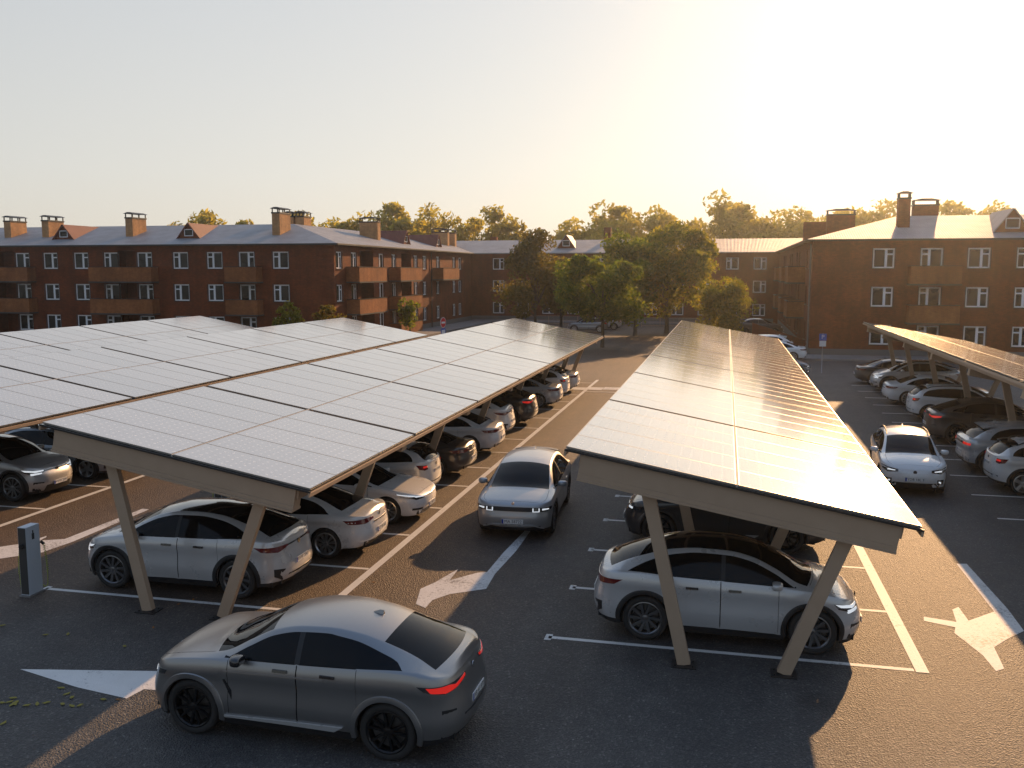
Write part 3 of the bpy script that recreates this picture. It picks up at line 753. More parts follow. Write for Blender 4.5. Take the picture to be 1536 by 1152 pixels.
    # ---- number plates
    for end, key_ in ((1, 'plateF'), (-1, 'plateR')):
        if key_ not in sp: continue
        pz, pxo, txt = sp[key_]; x0 = (xF - fx(pz) + pxo) if end > 0 else (xR + rx(pz) - pxo)
        b = MB(); b.box(min(x0, x0 - .012 * end), max(x0, x0 - .012 * end), -.26, .26, pz - .055, pz + .055, 0)
        xf_ = x0 + .0015 * end
        def yy(v_): return v_ * end
        b.quad(*[(xf_, yy(a_), pz + c_) for a_, c_ in ((-.257, -.052), (-.212, -.052), (-.212, .052), (-.257, .052))], 1)
        mtx = Matrix.Translation((x0 + .002 * end, yy(.02), pz)) @ Matrix.Rotation(R(90) * end, 4, 'Z') @ Matrix.Rotation(R(90), 4, 'X')
        b.text(txt, .10, mtx, 2)
        b.build('number_plate', [plate_w, plate_b, ink], root)
    # ---- emblem, antenna, extras
    for end, key_ in ((1, 'badgeF'), (-1, 'badgeR')):
        if key_ not in sp: continue
        bz_, rad, bmat = sp[key_]; q = spt('f' if end > 0 else 'r', .0005, bz_, off=.006); b = MB()
        n_ = 20; cen = [(q.x, rad * math.cos(2 * math.pi * i / n_), q.z + rad * math.sin(2 * math.pi * i / n_)) for i in range(n_)]
        out = [(a_[0] + .010 * end, a_[1], a_[2]) for a_ in cen]; b.poly(out if end > 0 else out[::-1], 0)
        for i in range(n_): b.quad(cen[i], cen[(i + 1) % n_], out[(i + 1) % n_], out[i], 0)
        b.build('badge', bmat, root, fixn=True)
    if sp.get('fin') is not None:
        fxp = sp['fin']; zt = top(fxp) - .01; b = MB()
        b.hexa([(fxp - .1, -.035, zt - .02), (fxp + .12, -.03, zt), (fxp + .12, .03, zt), (fxp - .1, .035, zt - .02), (fxp - .09, -.006, zt + .055), (fxp - .04, -.006, zt + .06), (fxp - .04, .006, zt + .06), (fxp - .09, .006, zt + .055)])
        b.build('antenna_fin', sp.get('roof') or paint_m, root, smooth=True, auto=30)
    if sp.get('rails'):
        for s_ in (1, -1):
            b = MB(); pts = [Vector((x, s_ * (yr(x) - .03), rail(x) + .055 - (.05 if k_ in (0, 8) else 0))) for k_, x in enumerate(np.linspace(ws[1] - .1, rw[0] + .15, 9))]
            b.tube(pts, .017, 6); b.build('roof_bar', trim, root, smooth=True)
    if sp.get('spoiler'):
        x0, x1, hwid = sp['spoiler']; P = []
        for i in range(13):
            y = -hwid + 2 * hwid * i / 12; k_ = (abs(y) / hwid) ** 2.5; dz = -.055 * k_; xt = x1 + .06 * k_
            zA = top(x0) + dz + .004; zT = top(x0) - .045 + dz
            P.append([(x0, y, zA), ((x0 + xt) / 2, y, (zA + zT) / 2 + .012), (xt, y, zT), (xt + .012, y, zT - .028), ((x0 + xt) / 2, y, (zA + zT) / 2 - .04)])
        b = MB(); b.grid(P); b.build('spoiler', sp.get('spoiler_mat', paint_m), root, smooth=True, fixn=True, auto=50)
    for fn in sp.get('extra', []): fn(root, dict(spt=spt, patch=patch, objs=objs, top=top, belt=belt))
    return root

FX = [(0, .14), (.22, .10), (.38, .03), (.5, .0), (.62, .01), (.74, .05), (.85, .12), (1.1, .22)]
RX = [(0, .20), (.28, .12), (.42, .02), (.55, .0), (.75, .03), (.9, .07), (1.05, .10), (1.25, .2)]

COUPE = dict(xF=2.30, xR=-2.42, W=.96, wb=2.864, wr=.375, gap=.045, paint=P_SATIN, rim='twin', rimmat=rim_black, arch=(.075, .022), arch_mat=P_SATIN, handle=P_BLACK,
    belt=[(2.30, .80), (2.2, .86), (1.85, .945), (1.4, 1.0), (.9, 1.03), (0, 1.05), (-1.0, 1.09), (-1.6, 1.12), (-2.1, 1.11), (-2.42, 1.05)],
    top=[(2.30, .82), (2.2, .90), (1.95, .985), (1.5, 1.07), (1.1, 1.12), (.75, 1.31), (.3, 1.53), (0, 1.60), (-.45, 1.625), (-.95, 1.575), (-1.35, 1.47), (-1.8, 1.28), (-2.12, 1.165), (-2.28, 1.15), (-2.42, 1.07)],
    rail=[(2.30, .805), (2.2, .87), (1.85, .96), (1.2, 1.05), (.95, 1.09), (.6, 1.29), (.25, 1.46), (-.1, 1.53), (-.5, 1.545), (-.95, 1.495), (-1.4, 1.37), (-1.8, 1.21), (-2.05, 1.135), (-2.42, 1.06)],
    dlo=[(1.4, 2), (-.55, 1.49), (-.95, 1.425), (-1.3, 1.32), (-1.55, 1.21), (-1.66, 1.13), (-2.5, 1.0)],
    yr=[(2.30, .80), (1.4, .80), (1.05, .79), (.6, .72), (.2, .655), (-.4, .625), (-1.0, .60), (-1.5, .61), (-1.95, .68), (-2.2, .76), (-2.42, .80)],
    fx=FX, rx=RX, ws=(1.08, .30), rw=(-1.28, -2.06), hood=(2.18, 1.12), doors=(.86, -.16, -1.02), sg=(.93, -1.64), mirror=(.66, 1.10), mirror_mat=P_BLACK, fin=-.95, hz=.965,
    trim=trim, plateR=(.62, .006, 'XR 41 870'), plateF=(.5, .02, 'XR 41 870'), badgeR=(.98, .042, chrome), badgeF=(.80, .04, chrome),
    patches=[
        ('headlight', lampd, [('f', .48, .80), ('f', .76, .81), ('s', 1.80, .83)], [('f', .50, .70), ('f', .76, .70), ('s', 1.86, .76)], .006, True),
        ('headlight_strip', lampw, [('f', .54, .775), ('f', .78, .785)], [('f', .54, .735), ('f', .78, .74)], .010, True),
        ('grille', P_BLACK, [('f', .06, .77), ('f', .40, .77)], [('f', .08, .50), ('f', .36, .50)], .010, True),
        ('air_intake', trim, [('f', -.70, .42), ('f', .70, .42)], [('f', -.62, .27), ('f', .62, .27)], .008, False),
        ('taillight_housing', lampd, [('r', .30, 1.00), ('r', .62, .985), ('r', .80, .99), ('s', -1.86, 1.0)], [('r', .31, .945), ('r', .60, .895), ('r', .80, .875), ('s', -1.97, .935)], .005, True),
        ('taillight', lampr, [('r', .33, .985), ('r', .60, .945), ('r', .72, .975), ('s', -2.0, .985)], [('r', .34, .955), ('r', .60, .905), ('r', .80, .89), ('s', -2.06, .925)], .012, True),
        ('diffuser', trim, [('r', -.50, .56), ('r', .50, .56)], [('r', -.56, .33), ('r', .56, .33)], .010, False),
        ('bumper_vent', trim, [('r', .66, .66), ('r', .84, .68)], [('r', .60, .34), ('r', .84, .36)], .006, True),
        ('fender_vent', P_BLACK, [('s', .90, .80), ('s', .80, .66)], [('s', .93, .79), ('s', .80, .56)], .007, True),
        ('side_crease', P_SATIN, [('s', .90, .925), ('s', -.55, .945)], [('s', .90, .905), ('s', -.55, .925)], .007, True),
        ('side_skirt', P_SILVER, [('s', .92, .37), ('s', -.82, .40)], [('s', .92, .345), ('s', -.70, .33)], .028, True)])

ID = dict(xF=2.22, xR=-2.36, W=.925, wb=2.766, wr=.365, gap=.05, paint=P_SILVER, rim='turbine', arch=(.075, .010), roof=P_BLACK, rail_black=None, handle=P_BLACK,
    belt=[(2.22, .76), (2.1, .84), (1.7, .93), (1.3, .985), (.8, 1.01), (0, 1.03), (-1.0, 1.06), (-1.6, 1.09), (-2.1, 1.10), (-2.36, 1.05)],
    top=[(2.22, .78), (2.1, .88), (1.8, .98), (1.45, 1.06), (1.28, 1.09), (.85, 1.33), (.4, 1.53), (.05, 1.60), (-.4, 1.615), (-.9, 1.57), (-1.35, 1.46), (-1.8, 1.28), (-2.08, 1.17), (-2.26, 1.17), (-2.36, 1.07)],
    rail=[(2.22, .765), (2.1, .85), (1.7, .95), (1.35, 1.01), (1.15, 1.05), (.75, 1.29), (.35, 1.46), (0, 1.525), (-.45, 1.535), (-.95, 1.485), (-1.4, 1.36), (-1.8, 1.21), (-2.1, 1.125), (-2.36, 1.06)],
    dlo=[(1.5, 2), (-.6, 1.48), (-1.0, 1.41), (-1.35, 1.29), (-1.62, 1.15), (-1.70, 1.11), (-2.4, 1.0)],
    yr=[(2.22, .78), (1.4, .78), (1.1, .755), (.7, .69), (.3, .63), (-.4, .60), (-1.0, .58), (-1.5, .60), (-1.95, .68), (-2.36, .78)],
    fx=FX, rx=RX, ws=(1.27, .42), rw=(-1.15, -2.04), hood=(2.08, 1.30), doors=(.83, -.12, -1.0), sg=(1.10, -1.70), mirror=(.80, 1.08), fin=None, hz=.90, rimmat=rim_mid,
    plateR=(.60, .006, 'WVW 2041'), plateF=(.46, .02, 'WVW 2041'), badgeF=(.735, .055, P_BLACK), badgeR=(.93, .05, P_BLACK), mirror_mat=P_SILVER,
    patches=[
        ('headlight', lampd, [('f', .42, .77), ('f', .74, .78), ('s', 1.72, .83)], [('f', .46, .72), ('f', .74, .66), ('s', 1.80, .74)], .006, True),
        ('headlight_strip', lampw, [('f', .46, .766), ('f', .74, .78), ('s', 1.74, .825)], [('f', .48, .738), ('f', .72, .728), ('s', 1.84, .775)], .011, True),
        ('headlight_strip', lampw, [('f', .54, .712), ('f', .80, .72)], [('f', .56, .688), ('f', .80, .67)], .011, True),
        ('light_bar', P_BLACK, [('f', -.42, .755), ('f', .42, .755)], [('f', -.42, .735), ('f', .42, .735)], .006, False),
        ('air_intake', trim, [('f', -.46, .42), ('f', .46, .42)], [('f', -.52, .26), ('f', .52, .26)], .008, False),
        ('bumper_vent', trim, [('f', .54, .50), ('f', .78, .52)], [('f', .60, .27), ('f', .78, .30)], .007, True),
        ('taillight', lampr2, [('r', .42, .965), ('r', .70, .97), ('s', -1.78, .985)], [('r', .42, .93), ('r', .70, .86), ('s', -1.94, .90)], .008, True),
        ('light_bar', P_BLACK, [('r', -.42, .962), ('r', .42, .962)], [('r', -.42, .932), ('r', .42, .932)], .006, False),
        ('diffuser', trim, [('r', -.50, .47), ('r', .50, .47)], [('r', -.60, .31), ('r', .60, .31)], .010, False),
        ('bumper_vent', trim, [('r', .60, .56), ('r', .80, .58)], [('r', .64, .38), ('r', .80, .46)], .007, True)],
    )

SEDAN = dict(xF=2.34, xR=-2.42, W=.93, wb=2.85, wr=.345, gap=.045, paint=P_PEARL, rim='multi', rimmat=rim_silver, arch=(.02, .004), arch_mat=P_PEARL, handle=P_PEARL, cladding=False,
    belt=[(2.34, .66), (2.2, .74), (1.8, .83), (1.3, .89), (.8, .92), (0, .94), (-1.0, .97), (-1.6, .99), (-2.1, .99), (-2.42, .94)],
    top=[(2.34, .68), (2.2, .77), (1.9, .86), (1.4, .95), (1.15, .985), (.7, 1.20), (.25, 1.38), (-.1, 1.44), (-.5, 1.45), (-.9, 1.40), (-1.3, 1.27), (-1.7, 1.11), (-2.0, 1.055), (-2.3, 1.05), (-2.42, .96)],
    rail=[(2.34, .665), (2.2, .75), (1.8, .85), (1.3, .91), (1.0, .95), (.6, 1.15), (.2, 1.31), (-.15, 1.37), (-.55, 1.375), (-.95, 1.32), (-1.35, 1.19), (-1.7, 1.055), (-2.0, 1.01), (-2.42, .95)],
    dlo=[(1.4, 2), (-.6, 1.32), (-1.0, 1.24), (-1.35, 1.10), (-1.5, 1.01), (-2.4, .9)],
    yr=[(2.34, .78), (1.3, .78), (1.0, .74), (.5, .65), (.1, .60), (-.5, .58), (-1.1, .58), (-1.6, .66), (-2.0, .76), (-2.42, .80)],
    fx=FX, rx=RX, ws=(1.13, .24), rw=(-.98, -1.72), hood=(2.2, 1.18), doors=(.92, -.12, -1.02), sg=(1.0, -1.5), mirror=(.72, .97), hz=.82, fin=-.75,
    plateR=(.58, .004, 'KT 90 315'), plateF=(.42, .02, 'KT 90 315'), badgeR=(.9, .04, chrome),
    patches=[
        ('headlight', lampd, [('f', .46, .69), ('f', .74, .72), ('s', 1.66, .80)], [('f', .46, .65), ('f', .74, .63), ('s', 1.80, .72)], .006, True),
        ('headlight_strip', lampw, [('f', .46, .69), ('f', .74, .72), ('s', 1.70, .79)], [('f', .48, .672), ('f', .74, .695), ('s', 1.72, .772)], .011, True),
        ('bumper_vent', trim, [('f', .52, .40), ('f', .80, .42)], [('f', .52, .36), ('f', .80, .37)], .007, True),
        ('air_intake', trim, [('f', -.50, .34), ('f', .50, .34)], [('f', -.54, .24), ('f', .54, .24)], .007, False),
        ('taillight', lampr2, [('r', .34, .90), ('r', .66, .91), ('s', -1.86, .90)], [('r', .34, .86), ('r', .66, .80), ('s', -1.98, .82)], .008, True),
        ('tail_strip', chrome, [('r', -.36, .80), ('r', .36, .80)], [('r', -.36, .775), ('r', .36, .775)], .010, False),
        ('diffuser', trim, [('r', -.70, .40), ('r', .70, .40)], [('r', -.66, .32), ('r', .66, .32)], .008, False)])

HATCH = dict(xF=2.16, xR=-2.12, W=.90, wb=2.70, wr=.34, gap=.05, paint=P_WHITE, rim='star', rimmat=rim_silver, arch=(.06, .010), handle=P_WHITE, LR=.5, rails=True,
    belt=[(2.16, .74), (2.05, .82), (1.7, .92), (1.3, .97), (.8, .99), (0, 1.01), (-1.0, 1.05), (-1.6, 1.09), (-1.95, 1.10), (-2.12, 1.04)],
    top=[(2.16, .76), (2.05, .87), (1.75, .97), (1.3, 1.05), (1.1, 1.08), (.7, 1.30), (.3, 1.48), (0, 1.53), (-.5, 1.55), (-1.1, 1.52), (-1.55, 1.45), (-1.72, 1.38), (-1.9, 1.22), (-2.02, 1.10), (-2.12, 1.05)],
    rail=[(2.16, .745), (2.05, .83), (1.7, .94), (1.2, 1.0), (1.0, 1.03), (.6, 1.25), (.25, 1.41), (-.05, 1.465), (-.5, 1.48), (-1.1, 1.45), (-1.5, 1.38), (-1.72, 1.30), (-1.9, 1.16), (-2.12, 1.045)],
    dlo=[(1.4, 2), (-1.1, 1.39), (-1.4, 1.33), (-1.62, 1.2), (-1.68, 1.12), (-2.2, 1.0)],
    yr=[(2.16, .76), (1.3, .76), (1.0, .735), (.5, .66), (.1, .62), (-.5, .61), (-1.2, .60), (-1.7, .62), (-2.12, .74)],
    fx=FX, rx=[(0, .2), (.28, .1), (.42, .01), (.6, 0), (.8, .02), (1.0, .06), (1.2, .1)], ws=(1.08, .26), rw=(-1.66, -2.0), hood=(2.03, 1.12), doors=(.78, -.16, -.98), sg=(.98, -1.66), mirror=(.66, 1.06), hz=.88, fin=-1.3,
    plateR=(.78, .004, 'HB 26 440'), plateF=(.50, .02, 'YDB 18L 3'), badgeF=(.70, .05, P_DARK), badgeR=(.95, .04, P_DARK),
    patches=[
        ('headlight', lampd, [('f', .44, .76), ('f', .72, .80), ('s', 1.62, .86)], [('f', .44, .70), ('f', .72, .66), ('s', 1.78, .74)], .006, True),
        ('headlight_strip', lampw, [('f', .52, .735), ('f', .70, .755)], [('f', .52, .715), ('f', .72, .72)], .011, True),
        ('charge_flap', P_WHITE, [('f', -.40, .665), ('f', .40, .665)], [('f', -.33, .575), ('f', .33, .575)], .010, False),
        ('fog_lamp', lampd, [('f', .60, .50), ('f', .78, .50)], [('f', .60, .36), ('f', .76, .36)], .007, True),
        ('fog_lamp_strip', lampw, [('f', .64, .46), ('f', .70, .44)], [('f', .64, .42), ('f', .70, .38)], .012, True),
        ('air_intake', trim, [('f', -.56, .40), ('f', .56, .40)], [('f', -.66, .24), ('f', .66, .24)], .009, False),
        ('taillight', lampr2, [('r', .58, 1.0), ('r', .72, 1.0), ('s', -1.78, 1.02)], [('r', .58, .88), ('r', .72, .86), ('s', -1.86, .90)], .010, True),
        ('taillight_strip', lampr, [('r', .60, .975), ('r', .74, .975)], [('r', .60, .935), ('r', .74, .925)], .016, True),
        ('diffuser', trim, [('r', -.70, .52), ('r', .70, .52)], [('r', -.68, .31), ('r', .68, .31)], .010, False)],
    spoiler=(-1.46, -1.78, .60), spoiler_mat=P_BLACK)

ANGULAR = dict(xF=2.34, xR=-2.28, W=.945, wb=3.0, wr=.372, gap=.045, paint=P_GREY, rim='turbine', arch=(.075, .012), handle=P_GREY, LF=.55, LR=.42, nF=3.2, nR=3.4,
    belt=[(2.34, .80), (2.25, .86), (1.9, .93), (1.4, .98), (.9, 1.0), (0, 1.02), (-1.0, 1.06), (-1.7, 1.09), (-2.1, 1.09), (-2.28, 1.04)],
    top=[(2.34, .82), (2.25, .89), (1.95, .97), (1.55, 1.05), (1.32, 1.09), (.85, 1.34), (.4, 1.53), (.05, 1.585), (-.5, 1.60), (-1.1, 1.57), (-1.5, 1.50), (-1.8, 1.33), (-2.02, 1.16), (-2.16, 1.12), (-2.28, 1.05)],
    rail=[(2.34, .805), (2.25, .87), (1.9, .95), (1.4, 1.01), (1.2, 1.04), (.75, 1.28), (.35, 1.45), (0, 1.51), (-.5, 1.525), (-1.1, 1.49), (-1.5, 1.41), (-1.8, 1.25), (-2.02, 1.12), (-2.28, 1.045)],
    dlo=[(1.5, 2), (-1.0, 1.44), (-1.3, 1.36), (-1.5, 1.22), (-1.6, 1.10), (-2.3, 1.0)],
    yr=[(2.34, .82), (1.5, .80), (1.2, .77), (.7, .70), (.3, .65), (-.4, .63), (-1.1, .62), (-1.7, .65), (-2.28, .80)],
    fx=[(0, .16), (.22, .1), (.4, .02), (.52, 0), (.66, .03), (.78, .05), (.88, .1), (1.1, .2)], rx=[(0, .2), (.3, .1), (.45, .02), (.6, .03), (.7, .05), (.85, .0), (1.0, .03), (1.2, .1)],
    ws=(1.32, .42), rw=(-1.52, -2.05), hood=(2.22, 1.34), doors=(.92, -.12, -1.06), sg=(1.18, -1.58), mirror=(.86, 1.08), hz=.90, fin=-1.2,
    frac=[(0.0, .90), (.2, .93), (.30, .965), (.42, .98), (.58, .99), (.72, .985), (.85, 1.0), (.93, .99), (1.0, .955)],
    plateF=(.45, .012, 'MA 58722'), plateR=(.62, .004, 'MA 31906'), badgeF=(.865, .035, chrome), mirror_mat=P_BLUE,
    patches=[
        ('front_panel', trim, [('f', -.80, .79), ('f', .80, .79)], [('f', -.78, .69), ('f', .78, .69)], .006, False),
        ('headlight', lampd, [('f', .46, .785), ('f', .82, .785), ('s', 2.02, .80)], [('f', .46, .69), ('f', .82, .70), ('s', 2.05, .74)], .009, True),
        ('headlight_strip', lampw, [('f', .48, .705), ('f', .64, .705)], [('f', .48, .688), ('f', .64, .688)], .015, True),
        ('headlight_strip', lampw, [('f', .48, .775), ('f', .50, .775)], [('f', .48, .705), ('f', .50, .705)], .015, True),
        ('headlight_strip', lampw, [('f', .62, .775), ('f', .64, .775)], [('f', .62, .705), ('f', .64, .705)], .015, True),
        ('headlight_strip', lampw, [('f', .70, .765), ('f', .84, .765)], [('f', .70, .725), ('f', .84, .74)], .015, True),
        ('air_intake', trim, [('f', -.66, .35), ('f', -.3, .30), ('f', .3, .30), ('f', .66, .35)], [('f', -.66, .25), ('f', -.3, .24), ('f', .3, .24), ('f', .66, .25)], .008, False),
        ('skid_plate', P_SILVER, [('f', -.74, .30), ('f', -.48, .38), ('f', .48, .38), ('f', .74, .30)], [('f', -.74, .27), ('f', -.48, .35), ('f', .48, .35), ('f', .74, .27)], .014, False),
        ('taillight', lampr, [('r', .46, .98), ('r', .84, .97)], [('r', .46, .91), ('r', .84, .90)], .010, True),
        ('light_bar', P_BLACK, [('r', -.46, .98), ('r', .46, .98)], [('r', -.46, .91), ('r', .46, .91)], .006, False),
        ('diffuser', trim, [('r', -.80, .46), ('r', .80, .46)], [('r', -.76, .31), ('r', .76, .31)], .010, False)],
    spoiler=(-1.36, -1.78, .62))

def lift(sp, dbelt, dtop, dr):
    def up(L, d, key=None): return [(x, z + d * (1 if abs(x) < 2.0 else .75)) for x, z in L]
    sp['belt'] = up(sp['belt'], dbelt); 
    m = interp([(.7, dbelt), (1.15, dbelt), (1.35, dtop), (2, dtop)])
    sp['top'] = [(x, z + m(z) * (1 if abs(x) < 2.0 else .75)) for x, z in sp['top']]; sp['rail'] = [(x, z + m(z) * (1 if abs(x) < 2.0 else .75)) for x, z in sp['rail']]
    sp['dlo'] = [(x, z + m(z)) for x, z in sp['dlo']]; sp['hz'] += dbelt; sp['wr'] += dr; sp['mirror'] = (sp['mirror'][0], sp['mirror'][1] + dbelt)
    def q(L): return [(k, a, z + dbelt * .8 * min(1, max(0, (z - .38) / .35))) for k, a, z in L]
    sp['patches'] = [(p[0], p[1], q(p[2]), q(p[3]), *p[4:]) for p in sp['patches']]
    for k in ('plateR', 'badgeR', 'badgeF'):
        if k in sp: sp[k] = (sp[k][0] + dbelt * .7, *sp[k][1:])
lift(ID, .10, .075, .028); lift(COUPE, .095, .06, .018)
PROTO = {}
SPECS = dict(coupe=(COUPE, 'parked_car'), id=(ID, 'parked_car'), sedan=(SEDAN, 'parked_car'), hatch=(HATCH, 'parked_car'), angular=(ANGULAR, 'parked_car'))
def repaint(o, old, new):
    for s_ in o.material_slots:
        if s_.material == old: s_.link = 'OBJECT'; s_.material = new
    for ch in o.children: repaint(ch, old, new)
def car(kind, x, y, head, label, col=None, group='cars parked in the lot', dim=None):
    if dim is None: dim = x < -6 and kind != 'hatch'
    sp, nm = SPECS[kind]
    if kind not in PROTO: PROTO[kind] = make_car(nm, sp); o = copy_tree(PROTO[kind]) if col and col != sp['paint'] else PROTO[kind]
    else: o = copy_tree(PROTO[kind])
    if o is not PROTO[kind] or True:
        o.location = (x, y, 0); o.rotation_euler = (0, 0, R(head))
    o['label'] = label; o['category'] = 'car'; o['group'] = group
    if col and col != sp['paint']: repaint(o, sp['paint'], col)
    if dim: repaint(o, lampr, lampr2)
    return o
# foreground and the aisles
car('coupe', -5.55, 11.63, 178.6, 'dark satin grey coupe crossover with glowing red tail lights, alone in the foreground', dim=False)
car('angular', -4.92, 23.1, -87.0, 'grey angular hatchback with square white headlights driving down the main aisle')
car('hatch', 5.48, 29.6, -93.5, 'white hatchback with a dark windscreen and blue-edged plate driving down the right aisle')
# under the right canopy
car('id', .17, 16.32, 0, 'silver crossover with black roof between the posts of the right canopy')
car('coupe', .05, 22.0, 180, 'near-black car with a white angled headlight behind the silver crossover under the right canopy', P_DARK)
# left row, from the camera
car('id', -10.5, 16.55, 180, 'silver crossover with black roof beside the charging post')
car('sedan', -9.93, 19.3, 180, 'pearl white sedan, first car showing its tail past the black-roofed crossover')
car('sedan', -9.62, 22.3, 0, 'white sedan parked nose out with swept-back headlights in the left row', P_WHITE)
car('hatch', -9.98, 24.6, 180, 'white hatchback with red tail lights just behind the nose-out white sedan', P_PEARL)
car('sedan', -10.0, 27.5, 180, 'dark grey car tail out between two white cars halfway down the left row', P_BLACKISH)
car('sedan', -9.95, 31.2, 180, 'white sedan with a sunlit boot lid behind the dark grey car in the left row', P_WHITE)
car('id', -10.2, 34.2, 180, 'white crossover with a dark rear window in the middle of the left row', P_WHITE)
car('coupe', -10.0, 37.4, 180, 'dark coupe crossover near the far end of the left row', P_DARK, dim=False)
car('sedan', -9.85, 42.7, 180, 'silver sedan in the left row, between the far dark coupe and a small white hatchback', P_SILVER)
car('hatch', -9.7, 45.6, 180, 'small white hatchback next to last in the left row', P_WHITE)
car('sedan', -9.9, 48.3, 180, 'last white car at the far end of the left row', P_PEARL)
# second canopy from the left
car('id', -20.5, 22.1, 0, 'bronze-lit crossover parked nose out at the left edge of the picture', P_GREY)
car('hatch', -20.3, 24.9, 0, 'blue-grey car right behind the crossover at the left edge', P_BLUE)
car('sedan', -20.2, 30.2, 0, 'blue-grey sedan glimpsed in the gap between two left canopies', P_BLUE)
car('angular', -20.2, 35.4, 180, 'grey hatchback half hidden farther along the gap between two left canopies')
# right canopy row by the right house
car('hatch', 9.75, 29.2, 0, 'silver white hatchback with round red tail lights cut by the right edge', P_PEARL)
car('angular', 9.75, 31.9, 0, 'silver angular hatchback with a sloped rear window in the right row', P_SILVER)
car('coupe', 9.85, 37.1, 0, 'dark brown-grey coupe crossover with bright red tail lights in the right row', P_BLACKISH)
car('hatch', 9.9, 42.4, 0, 'white hatchback with a bright rear window behind the dark coupe in the right row', P_WHITE)
car('sedan', 9.95, 47.3, 0, 'white sedan with a glowing red tail light in the right row', P_WHITE)
car('id', 9.9, 52.3, 180, 'silver crossover parked nose out in the right row near the brick house', P_SILVER)
car('sedan', 9.7, 55.6, 0, 'dark sedan last in the right row near the brick house', P_BLACKISH)
# beyond the right canopy
car('hatch', 2.9, 57.9, 0, 'silver blue car with a bright headlight beyond the far end of the right canopy', P_BLUE)
car('sedan', 3.3, 68.5, 180, 'white blue sedan seen from behind by the low brick wall of the right house', P_WHITE)
car('angular', 2.8, 72.6, 180, 'white car roof showing behind the white blue sedan by the right house', P_WHITE)
car('coupe', 3.4, 96.2, 0, 'dark car in the shade at the far end of the right house', P_DARK)
car('hatch', -14.1, 96.6, 180, 'silver blue car parked under the far trees', P_BLUE)
car('hatch', -13.2, 101.5, 180, 'white car roof behind the silver blue car under the trees', P_WHITE)

# ------------------------------------------------------------------ houses
def facade(b, org, u, width, h, ops, inward, m=0, mrev=0):
    """wall sheet with openings; ops: (u0, u1, z0, z1, depth)"""
    org = Vector(org); u = Vector(u); inn = Vector(inward)
    us = sorted({0, width, *[o[0] for o in ops], *[o[1] for o in ops]}); zs = sorted({0, h, *[o[2] for o in ops], *[o[3] for o in ops]})
    def Q(a, z, d=0): return org + u * a + Vector((0, 0, z)) + inn * d
    for i in range(len(us) - 1):
        for j in range(len(zs) - 1):
            a, z = (us[i] + us[i + 1]) / 2, (zs[j] + zs[j + 1]) / 2
            if any(o[0] < a < o[1] and o[2] < z < o[3] for o in ops): continue
            b.quad(Q(us[i], zs[j]), Q(us[i + 1], zs[j]), Q(us[i + 1], zs[j + 1]), Q(us[i], zs[j + 1]), m)
    for o in ops:
        a0, a1, z0, z1, d = o[:5]
        b.quad(Q(a0, z0), Q(a0, z0, d), Q(a0, z1, d), Q(a0, z1), mrev); b.quad(Q(a1, z0, d), Q(a1, z0), Q(a1, z1), Q(a1, z1, d), mrev)
        b.quad(Q(a0, z1), Q(a0, z1, d), Q(a1, z1, d), Q(a1, z1), mrev); b.quad(Q(a0, z0, d), Q(a0, z0), Q(a1, z0), Q(a1, z0, d), mrev)
        if d > .5: b.quad(Q(a0, z0, d), Q(a1, z0, d), Q(a1, z1, d), Q(a0, z1, d), m)
def window(root, c, u, nin, w, h, vent):
    """c: centre of the opening on the wall face; nin points into the wall; parts: window > pane"""
    c = Vector(c); u = Vector(u); nin = Vector(nin); Z = Vector((0, 0, 1)); b = MB(); D = nin * .10
    def bar(a0, a1, z0, z1, d0=.0, d1=.06, m=0):
        p = []
        for z in (z0, z1):
            for a, d in ((a0, d0), (a1, d0), (a1, d1), (a0, d1)): p.append(c + u * a + Z * z + D + nin * d)
        b.hexa(p, m)
    f = .105; W2, H2 = w / 2, h / 2
    bar(-W2, -W2 + f, -H2, H2); bar(W2 - f, W2, -H2, H2); bar(-W2 + f, W2 - f, -H2, -H2 + f); bar(-W2 + f, W2 - f, H2 - f, H2)
    mx = vent * W2 * .22; bar(mx - .09, mx + .09, -H2 + f, H2 - f, -.004)
    zt = H2 - h * .30
    if vent > 0: bar(mx + .09, W2 - f, zt - .055, zt + .055, -.002)
    else: bar(-W2 + f, mx - .09, zt - .055, zt + .055, -.002)
    # dark metal sill and flashing on the wall face
    p = []
    for z in (-H2 - .05, -H2 - .01):
        for a, d in ((-W2 - .05, -.09), (W2 + .05, -.09), (W2 + .05, .095), (-W2 - .05, .095)): p.append(c + u * a + Z * z + nin * d)
    b.hexa(p, 1)
    for s_ in (-1, 1):
        a0, a1 = sorted((s_ * (W2 + .003), s_ * (W2 + .06))); p = []
        for z in (-H2, H2 + .06):
            for a, d in ((a0, -.012), (a1, -.012), (a1, .0), (a0, .0)): p.append(c + u * a + Z * z + nin * (d - .002))
        b.hexa(p, 1)
    o = b.build('window', [white_pvc, dark_metal], root, fixn=True)
    g = MB(); P = [c + u * a + Z * z + D + nin * .03 for a, z in ((-W2 + f * .8, -H2 + f * .8), (W2 - f * .8, -H2 + f * .8), (W2 - f * .8, H2 - f * .8), (-W2 + f * .8, H2 - f * .8))]
    g.poly(P); g.build('pane', pane_m, o)
FLZ = (.92, 3.75, 6.58); WH = 1.46
